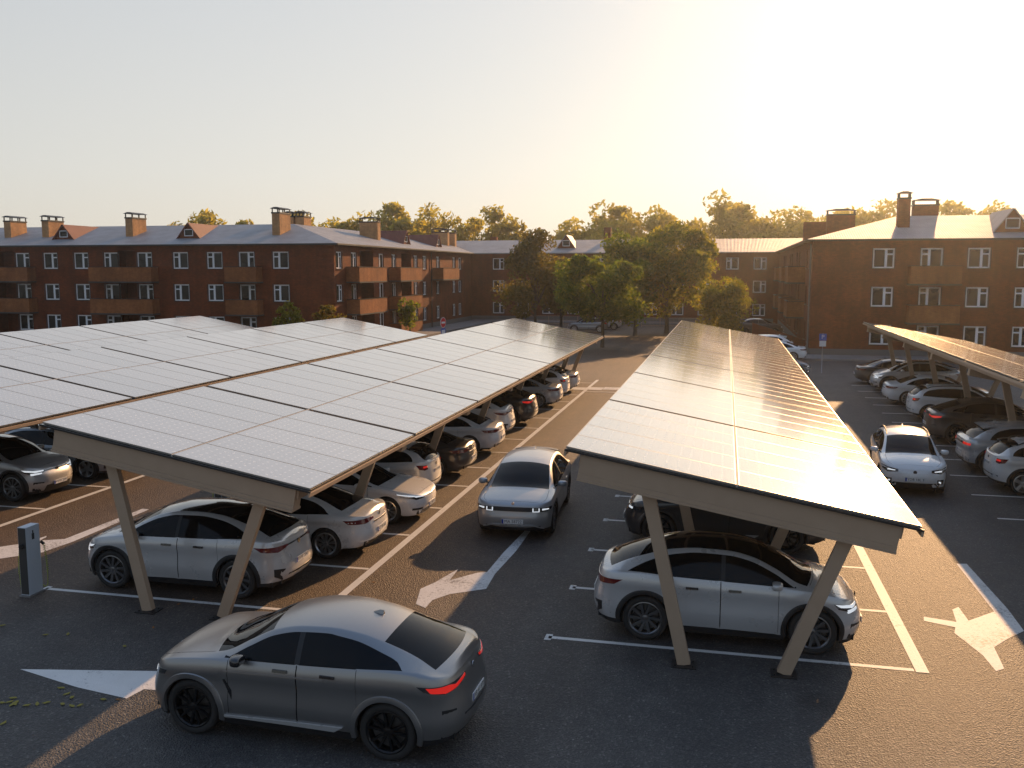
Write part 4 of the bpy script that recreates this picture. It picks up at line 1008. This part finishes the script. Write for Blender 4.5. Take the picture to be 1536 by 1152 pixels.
def balcony(root, org, u, out, w, d, z0, z1, mm=None):
    org = Vector(org); u = Vector(u); out = Vector(out); b = MB()
    def bx(a0, a1, d0, d1, za, zb, m):
        p = []
        for z in (za, zb):
            for a, dd in ((a0, d0), (a1, d0), (a1, d1), (a0, d1)): p.append(org + u * a + out * dd + Vector((0, 0, z)))
        b.hexa(p, m)
    bx(-.04, w + .04, .002, d + .04, z0, z0 + .12, 1)
    bx(0, .12, .002, d, z0 + .12, z1, 0); bx(w - .12, w, .002, d, z0 + .12, z1, 0); bx(.12, w - .12, d - .12, d, z0 + .12, z1 - .001, 0)
    bx(-.03, w + .03, d - .15, d + .03, z1, z1 + .05, 2); bx(-.03, .15, .002, d - .15, z1, z1 + .05, 2); bx(w - .15, w + .03, .002, d - .15, z1, z1 + .05, 2)
    b.build('balcony', [mm or brick_mid, slab_m, dark_metal], root, fixn=True)
def chimney(roof, x, y, z0, z1, wx, wy, mm=None, cap=True):
    b = MB(); b.box(-wx / 2, wx / 2, -wy / 2, wy / 2, z0, z1 - (.55 if cap else 0), 0)
    if cap:
        zc = z1 - .55; b.box(-wx / 2 - .05, wx / 2 + .05, -wy / 2 - .05, wy / 2 + .05, zc, zc + .12, 1)
        for sx in (-1, 1):
            for sy in (-1, 0, 1): b.box(sx * wx / 2 - .04 * (1 + sx), sx * wx / 2 + .04 * (1 - sx), sy * (wy / 2 - .04) - .04, sy * (wy / 2 - .04) + .04, zc + .12, zc + .44, 1)
        b.hexa([(-wx / 2 - .14, -wy / 2 - .14, zc + .44), (wx / 2 + .14, -wy / 2 - .14, zc + .44), (wx / 2 + .14, wy / 2 + .14, zc + .44), (-wx / 2 - .14, wy / 2 + .14, zc + .44),
                (-wx * .2, -wy / 2 - .02, zc + .58), (wx * .2, -wy / 2 - .02, zc + .58), (wx * .2, wy / 2 + .02, zc + .58), (-wx * .2, wy / 2 + .02, zc + .58)], 1)
    b.build('chimney', [mm or brick_light, dark_metal], roof, loc=(x, y, 0), fixn=True)
def dormer(roof, x, y, z, dirv, w, h, length, cover=None):
    """little gabled dormer; dirv = outward direction"""
    o = Vector(dirv); s_ = Vector((-o.y, o.x, 0)); c = Vector((x, y, z)); Z = Vector((0, 0, 1)); b = MB()
    A, B, T = c - s_ * w / 2, c + s_ * w / 2, c + Z * h
    back = -o * length
    b.poly([A, B, T], 0)
    e = .14
    for P_, q in ((A, -1), (B, 1)):
        P2 = P_ + s_ * q * e - Z * e * h / (w / 2)
        lo0, hi0, hi1, lo1 = P2 + o * .18, T + o * .18, T + back, P2 + back
        up = (s_ * q * h + Z * w / 2).normalized() * .07
        b.hexa([lo0, hi0, hi1, lo1, lo0 + up, hi0 + up, hi1 + up, lo1 + up], 1)
    ww = w * .17
    for (a0, a1, z0, z1, m) in ((-ww - .06, ww + .06, .22, .28, 2), (-ww - .06, ww + .06, .78, .84, 2), (-ww - .06, -ww, .28, .78, 2), (ww, ww + .06, .28, .78, 2), (-ww, ww, .28, .78, 3)):
        z0 *= h * .62 / .84; z1 *= h * .62 / .84; p = []; dd = .05 if m == 2 else .02
        for zz in (z0, z1):
            for a, d in ((a0, dd), (a1, dd), (a1, .0), (a0, .0)): p.append(c + s_ * a + o * d + Z * zz)
        b.hexa(p, m)
    b.build('dormer', [brick, cover or roof_red, white_pvc, pane_m], roof, fixn=True)
def slope(b, pts, th=.12):
    pts = [Vector(p) for p in pts]; n = (pts[1] - pts[0]).cross(pts[2] - pts[0]).normalized()
    if n.z < 0: pts = pts[::-1]
    dn = Vector((0, 0, -th)); b.poly(pts); b.poly([p + dn for p in pts[::-1]])
    for i in range(len(pts)):
        j = (i + 1) % len(pts); b.quad(pts[i] + dn, pts[j] + dn, pts[j], pts[i])

EZ, RZ = 8.72, 10.75
# ---- left house: long front along X and a wing along +Y
LX, LY = -32.55, 73.6
L = thing('brick_apartment_house', 'long three-storey brick apartment house on the left with sunlit chimneys', 'apartment house', (LX, LY, 0))
def loc(o, *p): return Vector(p) - Vector(o.location)
def pxx(px, Y): return aty(px, 400, Y)[0]
def pxy(px, X): return atx(px, 400, X)[0]
x_end = -78.0; b = MB(); Wf = LX - x_end
wins, ops = [], []
for px, vent in ((34, 1), (76, 1), (122, 1), (167, -1), (217, 1), (271, -1), (322, -1), (370, 1), (421, -1)):
    x = pxx(px, LY)
    for zf in FLZ: wins.append((x, zf, vent, 1.5)); ops.append((x - .75 - x_end, x + .75 - x_end, zf, zf + WH, .16))
for x in (-72.4, -68.2):
    for zf in FLZ: wins.append((x, zf, 1, 1.5)); ops.append((x - .75 - x_end, x + .75 - x_end, zf, zf + WH, .16))
for p0, p1 in ((177, 203), (-8, 22)):
    for zf in FLZ: ops.append((pxx(p0, LY) - x_end, pxx(p1, LY) - x_end, zf - .8, zf + 1.62, 1.2))
facade(b, (x_end - LX, 0, 0), (1, 0, 0), Wf, EZ - .12, ops, (0, 1, 0))
wing_len = 43.4; wops, wwins = [], []
for px, ww in ((509, 1.3), (531, 1.3), (572, 1.3), (591, 1.3), (623.5, 1.3), (637, 1.3), (657, 1.3), (681, 1.3), (690, 1.3)):
    y = pxy(px, LX)
    for zf in FLZ: wwins.append((y, zf, 1 if px % 2 else -1, ww)); wops.append((y - ww / 2 - LY, y + ww / 2 - LY, zf, zf + WH, .16))
for p0, p1 in ((540, 560), (602, 617)):
    for zf in FLZ: wops.append((pxy(p0, LX) - LY, pxy(p1, LX) - LY, zf - .8, zf + 1.62, 1.2))
facade(b, (0, 0, 0), (0, 1, 0), wing_len, EZ - .12, wops, (-1, 0, 0))
b.quad((x_end - LX, 14, 0), (x_end - LX, 0, 0), (x_end - LX, 0, EZ - .12), (x_end - LX, 14, EZ - .12)); b.quad((-14, 14, 0), (x_end - LX, 14, 0), (x_end - LX, 14, EZ - .12), (-14, 14, EZ - .12)); b.quad((-14, wing_len + 14, 0), (-14, 14, 0), (-14, 14, EZ - .12), (-14, wing_len + 14, EZ - .12)); b.quad((0, wing_len + 14, 0), (-14, wing_len + 14, 0), (-14, wing_len + 14, EZ - .12), (0, wing_len + 14, EZ - .12)); 
b.build('wall', brick, L)
b = MB(); b.box(x_end - LX, .03, -.03, -.002, 0, .55); b.box(.002, .03, -.002, wing_len, 0, .55); b.build('plinth', plinth_m, L)
for x, zf, vent, w in wins: window(L, (x - LX, 0, zf + WH / 2), (1, 0, 0), (0, 1, 0), w, WH, vent)
for y, zf, vent, w in wwins: window(L, (0, y - LY, zf + WH / 2), (0, 1, 0), (-1, 0, 0), w, WH, vent)
for p0, p1 in ((-30, 40), (132, 226), (336, 384)):
    x0, x1 = pxx(p0, LY - 1.1), pxx(p1, LY - 1.1)
    for z0 in (2.5, 5.33): balcony(L, (x0 - LX, 0, 0), (1, 0, 0), (0, -1, 0), x1 - x0, 1.1, z0, z0 + 1.38)
for p0, p1, lev in ((539, 580, (2.5, 5.33)), (601, 633, (2.5, 5.33, -.2)), (665, 689, (5.33,))):
    y0, y1 = pxy(p0, LX + 1.25), pxy(p1, LX + 1.25)
    for z0 in lev: balcony(L, (0, y0 - LY, 0), (0, 1, 0), (1, 0, 0), y1 - y0, 1.25, z0, z0 + 1.38)
b = MB(); b.tube([(.1, pxy(646, LX) - LY, 0), (.1, pxy(646, LX) - LY, 8.5)], .06, 8); b.build('drainpipe', dark_metal, L)
rf = MB(); ov = .5
slope(rf, [(x_end - LX, -ov, EZ), (ov, -ov, EZ), (-7, 7, RZ), (x_end - LX, 7, RZ)])
slope(rf, [(ov, -ov, EZ), (ov, wing_len + 14, EZ), (-7, wing_len + 14, RZ), (-7, 7, RZ)])
slope(rf, [(x_end - LX, 7, RZ), (-7, 7, RZ), (-14.5, 14.5, EZ), (x_end - LX, 14.5, EZ)])
slope(rf, [(-7, 7, RZ), (-7, wing_len + 14, RZ), (-14.5, wing_len + 14, EZ), (-14.5, 14.5, EZ)])
roofL = rf.build('roof', roof_grey, L)
gt = MB(); gt.bar((x_end - LX, -ov - .06, EZ - .08), (ov + .06, -ov - .06, EZ - .08), .10, .13); gt.bar((ov + .06, -ov - .06, EZ - .08), (ov + .06, wing_len - .3, EZ - .08), .10, .13); gt.build('gutter', dark_metal, L)
for px, ztop in ((23, 11.6), (79, 11.6), (203, 11.75), (420, 12.0)):
    x = pxx(px + 4, LY + 3.6); chimney(roofL, x - LX, 3.6, 8.9, ztop, .75, 2.1)
for px in (441, 457): x = pxx(px, LY + 10.5); chimney(roofL, x - LX, 10.5, 9, 12.1, .9, 1.6)
y = pxy(556, LX - 3.6); chimney(roofL, -3.6, y - LY, 8.9, 11.9, 2.0, .8)
for px in (661, 672): y = pxy(px, LX - 4); chimney(roofL, -4, y - LY, 8.9, 11.9, 2.2, .8)
for px in (104, 290): x = pxx(px, LY + 2.2); dormer(roofL, x - LX, 1.7, 9.28, (0, -1, 0), 2.2, 1.35, 5.2)
for px in (609, 657): y = pxy(px, LX - 1.7); dormer(roofL, -1.7, y - LY, 9.28, (1, 0, 0), 2.2, 1.45, 5.2)

# ---- far house
FY = 117.0; F = thing('brick_apartment_house', 'far brick apartment house behind the trees with a pale roof', 'apartment house', (LX, FY, 0))
fx0, fx1 = LX, 6.2; b = MB(); ops, wins = [], []
x = pxx(1140, FY)
while x > fx0 + 1.2:
    for zf in FLZ: wins.append((x, zf)); ops.append((x - .75 - fx0, x + .75 - fx0, zf, zf + WH, .16))
    x -= 3.28
facade(b, (0, 0, 0), (1, 0, 0), fx1 - fx0, EZ - .12, ops, (0, 1, 0)); b.quad((fx1 - fx0, 14, 0), (0, 14, 0), (0, 14, EZ - .12), (fx1 - fx0, 14, EZ - .12)); b.build('wall', brick, F)
b = MB(); b.box(0, fx1 - fx0 - .5, -.03, -.002, 0, .6); b.build('plinth', plinth_m, F)
for i, (x, zf) in enumerate(wins): window(F, (x - LX, 0, zf + WH / 2), (1, 0, 0), (0, 1, 0), 1.5, WH, 1 if (i // 3) % 2 == 0 else -1)
rf = MB(); slope(rf, [(.6, -.5, EZ - .02), (fx1 - fx0 - .3, -.5, EZ - .02), (fx1 - fx0 + 6, 7, RZ - .2), (-6, 7, RZ - .2)]); slope(rf, [(-6, 7, RZ - .2), (fx1 - fx0 + 6, 7, RZ - .2), (fx1 - fx0 + 6, 14.5, EZ), (-6, 14.5, EZ)])
roofF = rf.build('roof', roof_grey, F)
dormer(roofF, pxx(849, FY + 2) - LX, 2.0, 9.3, (0, -1, 0), 2.4, 1.7, 4.2, roof_grey)
chimney(roofF, pxx(911, FY + 6) - LX, 6, 9.5, 12.1, .9, .9, brick, False); chimney(roofF, pxx(744, FY + 12) - LX, 11, 9, 11.2, .9, .9, brick, False)

# ---- right house
RX_, RY = 6.25, 73.0; Rr = thing('brick_apartment_house', 'three-storey brick apartment house on the right in shade under a bright roof', 'apartment house', (RX_, RY, 0))
rx1 = 44.0; b = MB(); ops, wins = [], []
for px, vent in ((1325, 1), (1397, -1), (1468, 1), (1542, -1), (1612, 1), (1684, 1)):
    x = pxx(px, RY)
    for zf in FLZ: wins.append((x, zf, vent)); ops.append((x - .75 - RX_, x + .75 - RX_, zf, zf + WH, .16))
facade(b, (0, 0, 0), (1, 0, 0), rx1 - RX_, EZ - .12, ops, (0, 1, 0))
sops, swins = [], []
for off in (1.5, 4.6, 12.5, 15.5, 22, 25, 32, 35):
    for zf in FLZ: swins.append((off, zf)); 
for off, zf in swins: sops.append((44 - off - .65, 44 - off + .65, zf, zf + WH, .16))
facade(b, (0, 44, 0), (0, -1, 0), 44, EZ - .12, sops, (1, 0, 0))
b.quad((rx1 - RX_, 0, 0), (rx1 - RX_, 14, 0), (rx1 - RX_, 14, EZ - .12), (rx1 - RX_, 0, EZ - .12)); b.quad((rx1 - RX_, 14, 0), (14, 14, 0), (14, 14, EZ - .12), (rx1 - RX_, 14, EZ - .12)); b.quad((14, 14, 0), (14, 58, 0), (14, 58, EZ - .12), (14, 14, EZ - .12)); b.quad((14, 58, 0), (0, 58, 0), (0, 58, EZ - .12), (14, 58, EZ - .12)); b.quad((0, 58, 0), (0, 44, 0), (0, 44, EZ - .12), (0, 58, EZ - .12))
b.build('wall', brick, Rr)
b = MB(); b.box(-.03, rx1 - RX_, -.03, -.002, 0, .55); b.box(-.03, -.002, -.002, 43.9, 0, .55); b.build('plinth', plinth_m, Rr)
for x, zf, vent in wins: window(Rr, (x - RX_, 0, zf + WH / 2), (1, 0, 0), (0, 1, 0), 1.5, WH, vent)
for off, zf in swins: window(Rr, (0, off, zf + WH / 2), (0, -1, 0), (1, 0, 0), 1.3, WH, 1)
x0, x1 = pxx(1367, RY - 1.1), pxx(1444, RY - 1.1)
for z0 in (2.5, 5.33): balcony(Rr, (x0 - RX_, 0, 0), (1, 0, 0), (0, -1, 0), x1 - x0, 1.1, z0, z0 + 1.38)
for y0 in (6.2, 15.5, 25.5):
    for z0 in (2.5, 5.33): balcony(Rr, (0, y0 + 4.0, 0), (0, -1, 0), (-1, 0, 0), 4.0, 1.35, z0, z0 + 1.38)
b = MB(); b.tube([(-.12, .35, 0), (-.12, .35, 8.4)], .06, 8); b.build('drainpipe', concrete, Rr)
rf = MB()
slope(rf, [(-ov, -ov, EZ), (rx1 - RX_, -ov, EZ), (rx1 - RX_, 7, RZ), (7, 7, RZ)])
slope(rf, [(-ov, 58, EZ), (-ov, -ov, EZ), (7, 7, RZ), (7, 58, RZ)])
slope(rf, [(7, 7, RZ), (rx1 - RX_, 7, RZ), (rx1 - RX_, 14.5, EZ), (14.5, 14.5, EZ)]); slope(rf, [(7, 7, RZ), (14.5, 14.5, EZ), (14.5, 58, EZ), (7, 58, RZ)])
roofR = rf.build('roof', roof_grey, Rr)
gt = MB(); gt.bar((-ov - .06, -ov - .06, EZ - .08), (rx1 - RX_, -ov - .06, EZ - .08), .10, .13); gt.bar((-ov - .06, -ov - .06, EZ - .08), (-ov - .06, 43, EZ - .08), .10, .13); gt.build('gutter', dark_metal, Rr)
chimney(roofR, pxx(1351, RY + 3.4) - RX_, 3.4, 8.9, 12.35, .85, .85, brick)
chimney(roofR, pxx(1383, RY + 8.5) - RX_, 8.5, 9, 12.15, 1.9, .9, brick)
chimney(roofR, pxx(1258, RY + 16) - RX_, 16, 9, 11.9, 2.4, .9, brick); chimney(roofR, pxx(1232, RY + 18) - RX_, 18.2, 8.9, 10.9, 3.4, .9, brick, False)
dormer(roofR, pxx(1513, RY + 1.5) - RX_, 1.2, 9.15, (0, -1, 0), 2.5, 1.7, 5.5, roof_grey)

# low brick stair wall beside the right house
b = MB(); b.hexa([(2.2, 79.2, 0), (6.2, 76.0, 0), (6.2, 76.3, 0), (2.2, 79.5, 0), (2.2, 79.2, 2.1), (6.2, 76.0, .95), (6.2, 76.3, .95), (2.2, 79.5, 2.1)])
tag(b.build('stair_wall', brick, fixn=True), 'sloping low brick stair wall beside the right house', 'wall')

# ------------------------------------------------------------------ trees
def leaf_mat(name, c1, c2, c3):
    m = mat(name, rough=.6, spec=.25); t = NT(m); g = t.n('ShaderNodeNewGeometry'); oi = t.n('ShaderNodeObjectInfo')
    n1 = t.noise(g.outputs['Position'], .55, 3); rnd = g.outputs['Random Per Island']
    c = t.mix(t.ramp(n1, (.35, (0, 0, 0)), (.65, (1, 1, 1))), c1, c2); c = t.mix(t.ramp(rnd, (.45, (0, 0, 0)), (1.0, (.85, .85, .85))), c, c3)
    t.color(c)
    tr = t.n('ShaderNodeBsdfTranslucent'); t.l(t.mix(1.0, c, (1.45, 1.5, .5), 'MULTIPLY'), tr.inputs['Color'])
    mx = t.n('ShaderNodeMixShader'); mx.inputs[0].default_value = .62; out = t.t.nodes['Material Output']
    t.l(t.b.outputs[0], mx.inputs[1]); t.l(tr.outputs[0], mx.inputs[2]); t.l(mx.outputs[0], out.inputs[0])
    return m
leafA = leaf_mat('green_leaves', (.065, .10, .016), (.13, .17, .028), (.28, .26, .04))
leafB = leaf_mat('yellow_green_leaves', (.12, .13, .02), (.22, .205, .032), (.40, .30, .05))
leafC = leaf_mat('rusty_leaves', (.075, .07, .016), (.13, .105, .024), (.22, .14, .03))
bark = mat('bark', (.07, .055, .04), .9); t = NT(bark); v = t.obj((6, 6, 1.2)); n1 = t.noise(v, 3, 6); t.color(t.mix(n1, (.035, .028, .02), (.11, .09, .065))); t.bump(n1, .8, .04)
def tree(label, x, y, h, trunk_h, rx_, n, leaf, lm, seed, ry_=None, group=None, name='tree', lean=0, taper=.0, gaps=.45, lobes=34):
    rg = np.random.RandomState(seed); ry_ = ry_ or rx_
    root = thing(name, label, 'tree', (x, y, 0), 0, group)
    ch = h - trunk_h; cz = trunk_h + ch * .5
    cen = []
    while len(cen) < lobes:
        p = rg.uniform(-1, 1, 3); rad = np.linalg.norm(p)
        if rad > 1 or rad < .25: continue
        wz = 1 - taper * max(p[2], -.2)
        cen.append((p[0] * rx_ * .86 * wz, p[1] * ry_ * .86 * wz, cz + p[2] * ch * .46, rg.uniform(.15, .33) * min(rx_, ch * .5) * (1.0 + .25 * (1 - p[2]))))
    V, Fc = [], []
    k_ = n // len(cen)
    for (ax, ay, az, ar) in cen:
        sub = rg.normal(0, 1, (7, 3)); sub /= np.linalg.norm(sub, axis=1)[:, None]
        for q in range(k_):
            d = rg.normal(0, 1, 3); d /= np.linalg.norm(d); rr_ = ar * (1 - rg.rand() ** 2.2 * .85)
            if q % 5 < 3: d = sub[rg.randint(7)] + rg.normal(0, .38, 3); d /= np.linalg.norm(d); rr_ = ar * rg.uniform(.75, 1.22)
            c = np.array([ax, ay, az]) + d * rr_ * np.array([1.08, 1.08, .82])
            s = leaf * rg.uniform(.55, 1.25); a = rg.normal(0, 1, 3); a /= np.linalg.norm(a); bb = np.cross(a, rg.normal(0, 1, 3)); bb /= np.linalg.norm(bb)
            i = len(V); V += [tuple(c - a * s), tuple(c + bb * s * .45 + a * s * .1), tuple(c + a * s), tuple(c - bb * s * .45 - a * s * .1)]; Fc.append((i, i + 1, i + 2, i + 3))
    me = bpy.data.meshes.new('crown'); me.from_pydata(V, [], Fc); me.materials.append(lm); me.update(); link('crown', me, root)
    b = MB(); tr = max(.09, h * .017)
    pts = [(0, 0, -.05), (.03 * h * .1, 0, trunk_h * .5), (lean * .3, .05, trunk_h), (lean * .6, 0, trunk_h + ch * .35), (lean, .1, trunk_h + ch * .7)]
    b.tube(pts, [tr * 1.35, tr * 1.05, tr * .9, tr * .5, tr * .15], 8)
    for j in range(0, len(cen), 2):
        q = cen[j]; z0 = trunk_h * .85 + (q[2] - trunk_h) * .35; st = Vector((lean * .4, 0, z0)); en = Vector(q[:3]); mid = st.lerp(en, .5) + Vector((0, 0, -.12 * (en - st).length * .3))
        b.tube([st, mid, en], [tr * .42, tr * .26, tr * .07], 5)
    b.build('trunk', bark, root, smooth=True)
    return root
leafD = leaf_mat('bloom_paled_autumn_leaves', (.28, .235, .08), (.40, .33, .11), (.52, .40, .14))  # autumn yellow, paled so the leaf colour carries the sun's bloom and haze
def treetop(px, py, Y): return aty(px, py, Y)
# trees in front of the far house
def tpx(px, topy, Y, *a, **k):
    x, h = aty(px, topy, Y); return x, Y, h
x, y, h = tpx(803, 350, 98); tree('rusty-leaved bushy tree, leftmost before the far house', x, y, h, .8, 4.2, 11000, .23, leafC, 11, taper=.5)
x, y, h = tpx(842, 384, 101); tree('smaller rusty tree tucked right behind the leftmost bushy tree', x, y, h, 1.8, 2.7, 5200, .24, leafC, 12)
x, y, h = tpx(905, 372, 77); tree('dark green tree with a bare straight trunk at the head of the main aisle', x, y, h, 1.9, 4.3, 12000, .20, leafA, 13, ry_=3.8)
x, y, h = tpx(955, 345, 92); tree('green tree behind the one with the bare straight trunk', x, y, h, 2.0, 4.8, 11000, .24, leafA, 14)
x, y, h = tpx(1003, 326, 96); tree('tallest green gold tree in front of the far house', x, y, h, 1.7, 6.0, 18000, .25, leafB, 15, taper=.25, lobes=36)
x, y, h = tpx(1088, 412, 84); tree('low yellow green tree behind the right canopy', x, y, h, .5, 2.6, 8000, .19, leafB, 16)
x, y, h = tpx(431, 453, 69); tree('small yellow shrub-like tree before the left house wall', x, y, h, .6, 1.15, 1700, .16, leafB, 17, name='small_tree')
x, y, h = tpx(493, 457, 69.5); tree('small dark tree at the corner of the left house', x, y, h, .6, 1.25, 1700, .16, leafC, 18, name='small_tree')
x, y, h = tpx(575, 480, 88); tree('small green tree standing by the sunlit balconies of the left house', -30.2, 86, 4.2, .8, 1.1, 1300, .16, leafA, 19, name='small_tree')
# trees beyond the roofs
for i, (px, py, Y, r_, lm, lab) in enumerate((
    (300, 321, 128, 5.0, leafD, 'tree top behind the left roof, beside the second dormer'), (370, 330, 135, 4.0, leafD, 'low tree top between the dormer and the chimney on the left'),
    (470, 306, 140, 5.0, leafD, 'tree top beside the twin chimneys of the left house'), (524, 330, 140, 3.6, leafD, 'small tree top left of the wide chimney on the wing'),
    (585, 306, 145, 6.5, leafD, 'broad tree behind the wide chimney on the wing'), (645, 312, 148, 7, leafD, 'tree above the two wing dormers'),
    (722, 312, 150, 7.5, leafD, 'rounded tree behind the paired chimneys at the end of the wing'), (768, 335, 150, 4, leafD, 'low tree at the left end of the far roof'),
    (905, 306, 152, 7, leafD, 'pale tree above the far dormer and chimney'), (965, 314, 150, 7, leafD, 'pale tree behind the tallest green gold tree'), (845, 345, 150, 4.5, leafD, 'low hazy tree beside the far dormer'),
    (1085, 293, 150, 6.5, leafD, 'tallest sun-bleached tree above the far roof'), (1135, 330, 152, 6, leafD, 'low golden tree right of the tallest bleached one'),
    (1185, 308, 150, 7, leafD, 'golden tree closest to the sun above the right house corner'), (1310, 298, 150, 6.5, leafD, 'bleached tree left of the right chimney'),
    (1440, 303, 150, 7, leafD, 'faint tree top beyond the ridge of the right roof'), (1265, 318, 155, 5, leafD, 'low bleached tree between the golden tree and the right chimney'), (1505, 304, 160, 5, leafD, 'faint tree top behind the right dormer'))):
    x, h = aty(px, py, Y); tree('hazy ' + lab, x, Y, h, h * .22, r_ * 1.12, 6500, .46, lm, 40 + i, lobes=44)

# ------------------------------------------------------------------ street furniture
def charger(x, y, label, rz=0):
    o = thing('charging_post', label, 'charging post', (x, y, 0), rz, 'charging posts')
    b = MB(); w, d, h = .19, .36, 1.39
    b.box(-w / 2, w / 2, -d / 2 + .004, d / 2, .03, h, 0); b.box(-w / 2 - .03, w / 2 + .03, -d / 2 - .03, d / 2 + .03, 0, .03, 2)
    b.build('cabinet', [mat('charger_grey', (.56, .61, .66), .45), None, concrete][:1] + [dark_metal, concrete], o)
    b = MB(); b.box(-w / 2 + .012, w / 2 - .012, -d / 2 - .006, -d / 2 + .002, .05, h - .01); b.build('front_panel', mat('charger_front', (.06, .058, .054), .35), o)
    b = MB(); b.lathe([(0, -.05), (.045, -.05), (.05, -.03), (.05, 0)], 16, 'y', 0, (0, -d / 2 - .006, 1.02)); b.build('socket', dark_metal, o, fixn=True)
    b = MB(); b.box(w / 2 + .0005, w / 2 + .003, -.03, .035, 1.12, 1.24); b.box(w / 2 + .0005, w / 2 + .003, -.012, .017, 1.24, 1.30); b.build('icon', ink, o)
    cab = mat('green_cable', (.34, .38, .03), .5)
    for s_ in (-1, 1):
        b = MB(); pts = []
        for k_ in range(121):
            f = k_ / 120; zz = .98 - .85 * min(f / .8, 1); xx = s_ * (w / 2 + .07 + .05 * math.sin(math.pi * f)) ; yy = -.06 if s_ < 0 else .2
            if f > .8: g_ = (f - .8) / .2; zz = .13 - .04 * math.sin(math.pi * g_); xx = s_ * (w / 2 + .09 - .09 * g_)
            rr_ = .018 if f < .55 else .006
            pts.append((xx + rr_ * math.cos(f * 150), yy + rr_ * math.sin(f * 150), zz))
        b.tube(pts, .007, 5); b.build('cable', cab, o, smooth=True)
        b = MB(); yp = -.06 if s_ < 0 else .2; b.bar((s_ * w / 2, yp, 1.02), (s_ * (w / 2 + .07), yp, .97), .03, .05); b.build('plug', dark_metal, o)
    return o
charger(-13.25, 15.05, 'pale grey charging post with green coiled cable beside the silver crossover')
charger(-12.5, 20.9, 'grey charging post half hidden behind the black-roofed crossover under the left canopy')
charger(3.6, 62.6, 'grey charging post with a looping cable beside the white blue sedan')
def signpost(x, y, label, rz, red=True):
    o = thing('traffic_sign', label, 'sign', (x, y, 0), rz); h = 3.2 if red else 2.5
    b = MB(); b.tube([(0, 0, 0), (0, 0, h)], .03, 8); b.build('pole', mat('galvanised_pole', (.3, .3, .3), .4, .7), o, smooth=True)
    rd = mat('sign_red', (.62, .02, .025), .4); bl = mat('sign_blue', (.02, .09, .42), .4); wh = mat('sign_white', (.75, .75, .75), .4)
    if red:
        b = MB(); b.lathe([(0, -.045), (.36, -.045), (.36, -.03), (0, -.03)], 28, 'y', 1, (0, 0, 2.86)); b.lathe([(0, -.048), (.325, -.048)], 28, 'y', 0, (0, 0, 2.86)); b.box(-.23, .23, -.053, -.049, 2.795, 2.925, 1)
        b.build('no_entry_disc', [rd, wh], o, fixn=True)
        b = MB(); b.box(-.27, .27, -.05, -.032, 1.7, 2.46, 0); b.box(-.2, .2, -.055, -.051, 2.1, 2.36, 1); b.box(-.2, .0, -.055, -.051, 1.8, 2.03, 1); b.build('notice_panel', [bl, wh], o)
    else:
        b = MB(); b.box(-.22, .22, -.05, -.032, 2.05, 2.48, 0); b.text('P', .36, Matrix.Translation((0, -.052, 2.27)) @ Matrix.Rotation(R(90), 4, 'X'), 1); b.build('parking_panel', [bl, wh], o)
        b = MB(); b.box(-.2, .2, -.05, -.032, 1.68, 2.03, 0); b.build('notice_panel', [wh], o)
signpost(-18.9, 60.6, 'red no-entry disc above a blue panel by the left canopies', R(75))
signpost(5.98, 60.5, 'blue parking sign on a thin pole before the right house', 0, False)
def railing(x0, x1, y, label):
    o = thing('metal_railing', label, 'railing', (x0, y, 0)); b = MB(); n = max(2, int((x1 - x0) / 1.6))
    for i in range(n + 1): xx = (x1 - x0) * i / n; b.tube([(xx, 0, 0), (xx, 0, 1.1)], .03, 6)
    b.build('posts', tan_metal, o); b = MB()
    for z in (1.1, .6, .2): b.tube([(0, 0, z), (x1 - x0, 0, z)], .025, 6)
    for i in range(int((x1 - x0) / .16)): b.tube([(.16 * i + .08, 0, .2), (.16 * i + .08, 0, 1.1)], .008, 4, cap=False)
    b.build('bars', tan_metal, o)
railing(gp(956, 495)[0], gp(1045, 495)[0], 106, 'brown metal railing under the trees before the far house')
railing(-24, -13.5, 108, 'dark railing behind the parked cars under the left trees')
# fallen leaves on the asphalt in the near left corner
lf = MB(); lf.poly([(-.05, 0, .006), (-.02, -.024, .014), (.02, -.02, .006), (.055, .004, .018), (.02, .022, .008), (-.02, .02, .012)]); lfm = lf.mesh('fallen_leaf', mat('fallen_leaf_yellow', (.25, .21, .03), .7)); lfo = lf.mesh('fallen_leaf', mat('fallen_leaf_orange', (.32, .13, .03), .7))
for i, (px, py) in enumerate([(3, 1055), (18, 1058), (20, 1048), (25, 1054), (40, 1059), (56, 1057), (70, 1055), (94, 1057), (100, 1042), (108, 1060), (120, 1059), (155, 1050), (5, 1086), (92, 1033), (108, 1047), (68, 953), (102, 952), (4, 939), (187, 970), (14, 1054), (22, 1057)]):
    x, y = gp(px, py); o = link('fallen_leaf', lfm, None, (x, y, .003), i * 1.7); o.scale = (1.25, 1.25, 1.25); tag(o, 'small yellow fallen leaf on the asphalt at lower left', 'leaf', 'fallen yellow leaves')
for i, (px, py) in enumerate([(177, 1050), (230, 942), (268, 907), (560, 874), (290, 900)]):
    x, y = gp(px, py); o = link('fallen_leaf', lfo, None, (x, y, .003), i * 2.1); tag(o, 'small orange fallen leaf on the asphalt', 'leaf', 'fallen orange leaves')
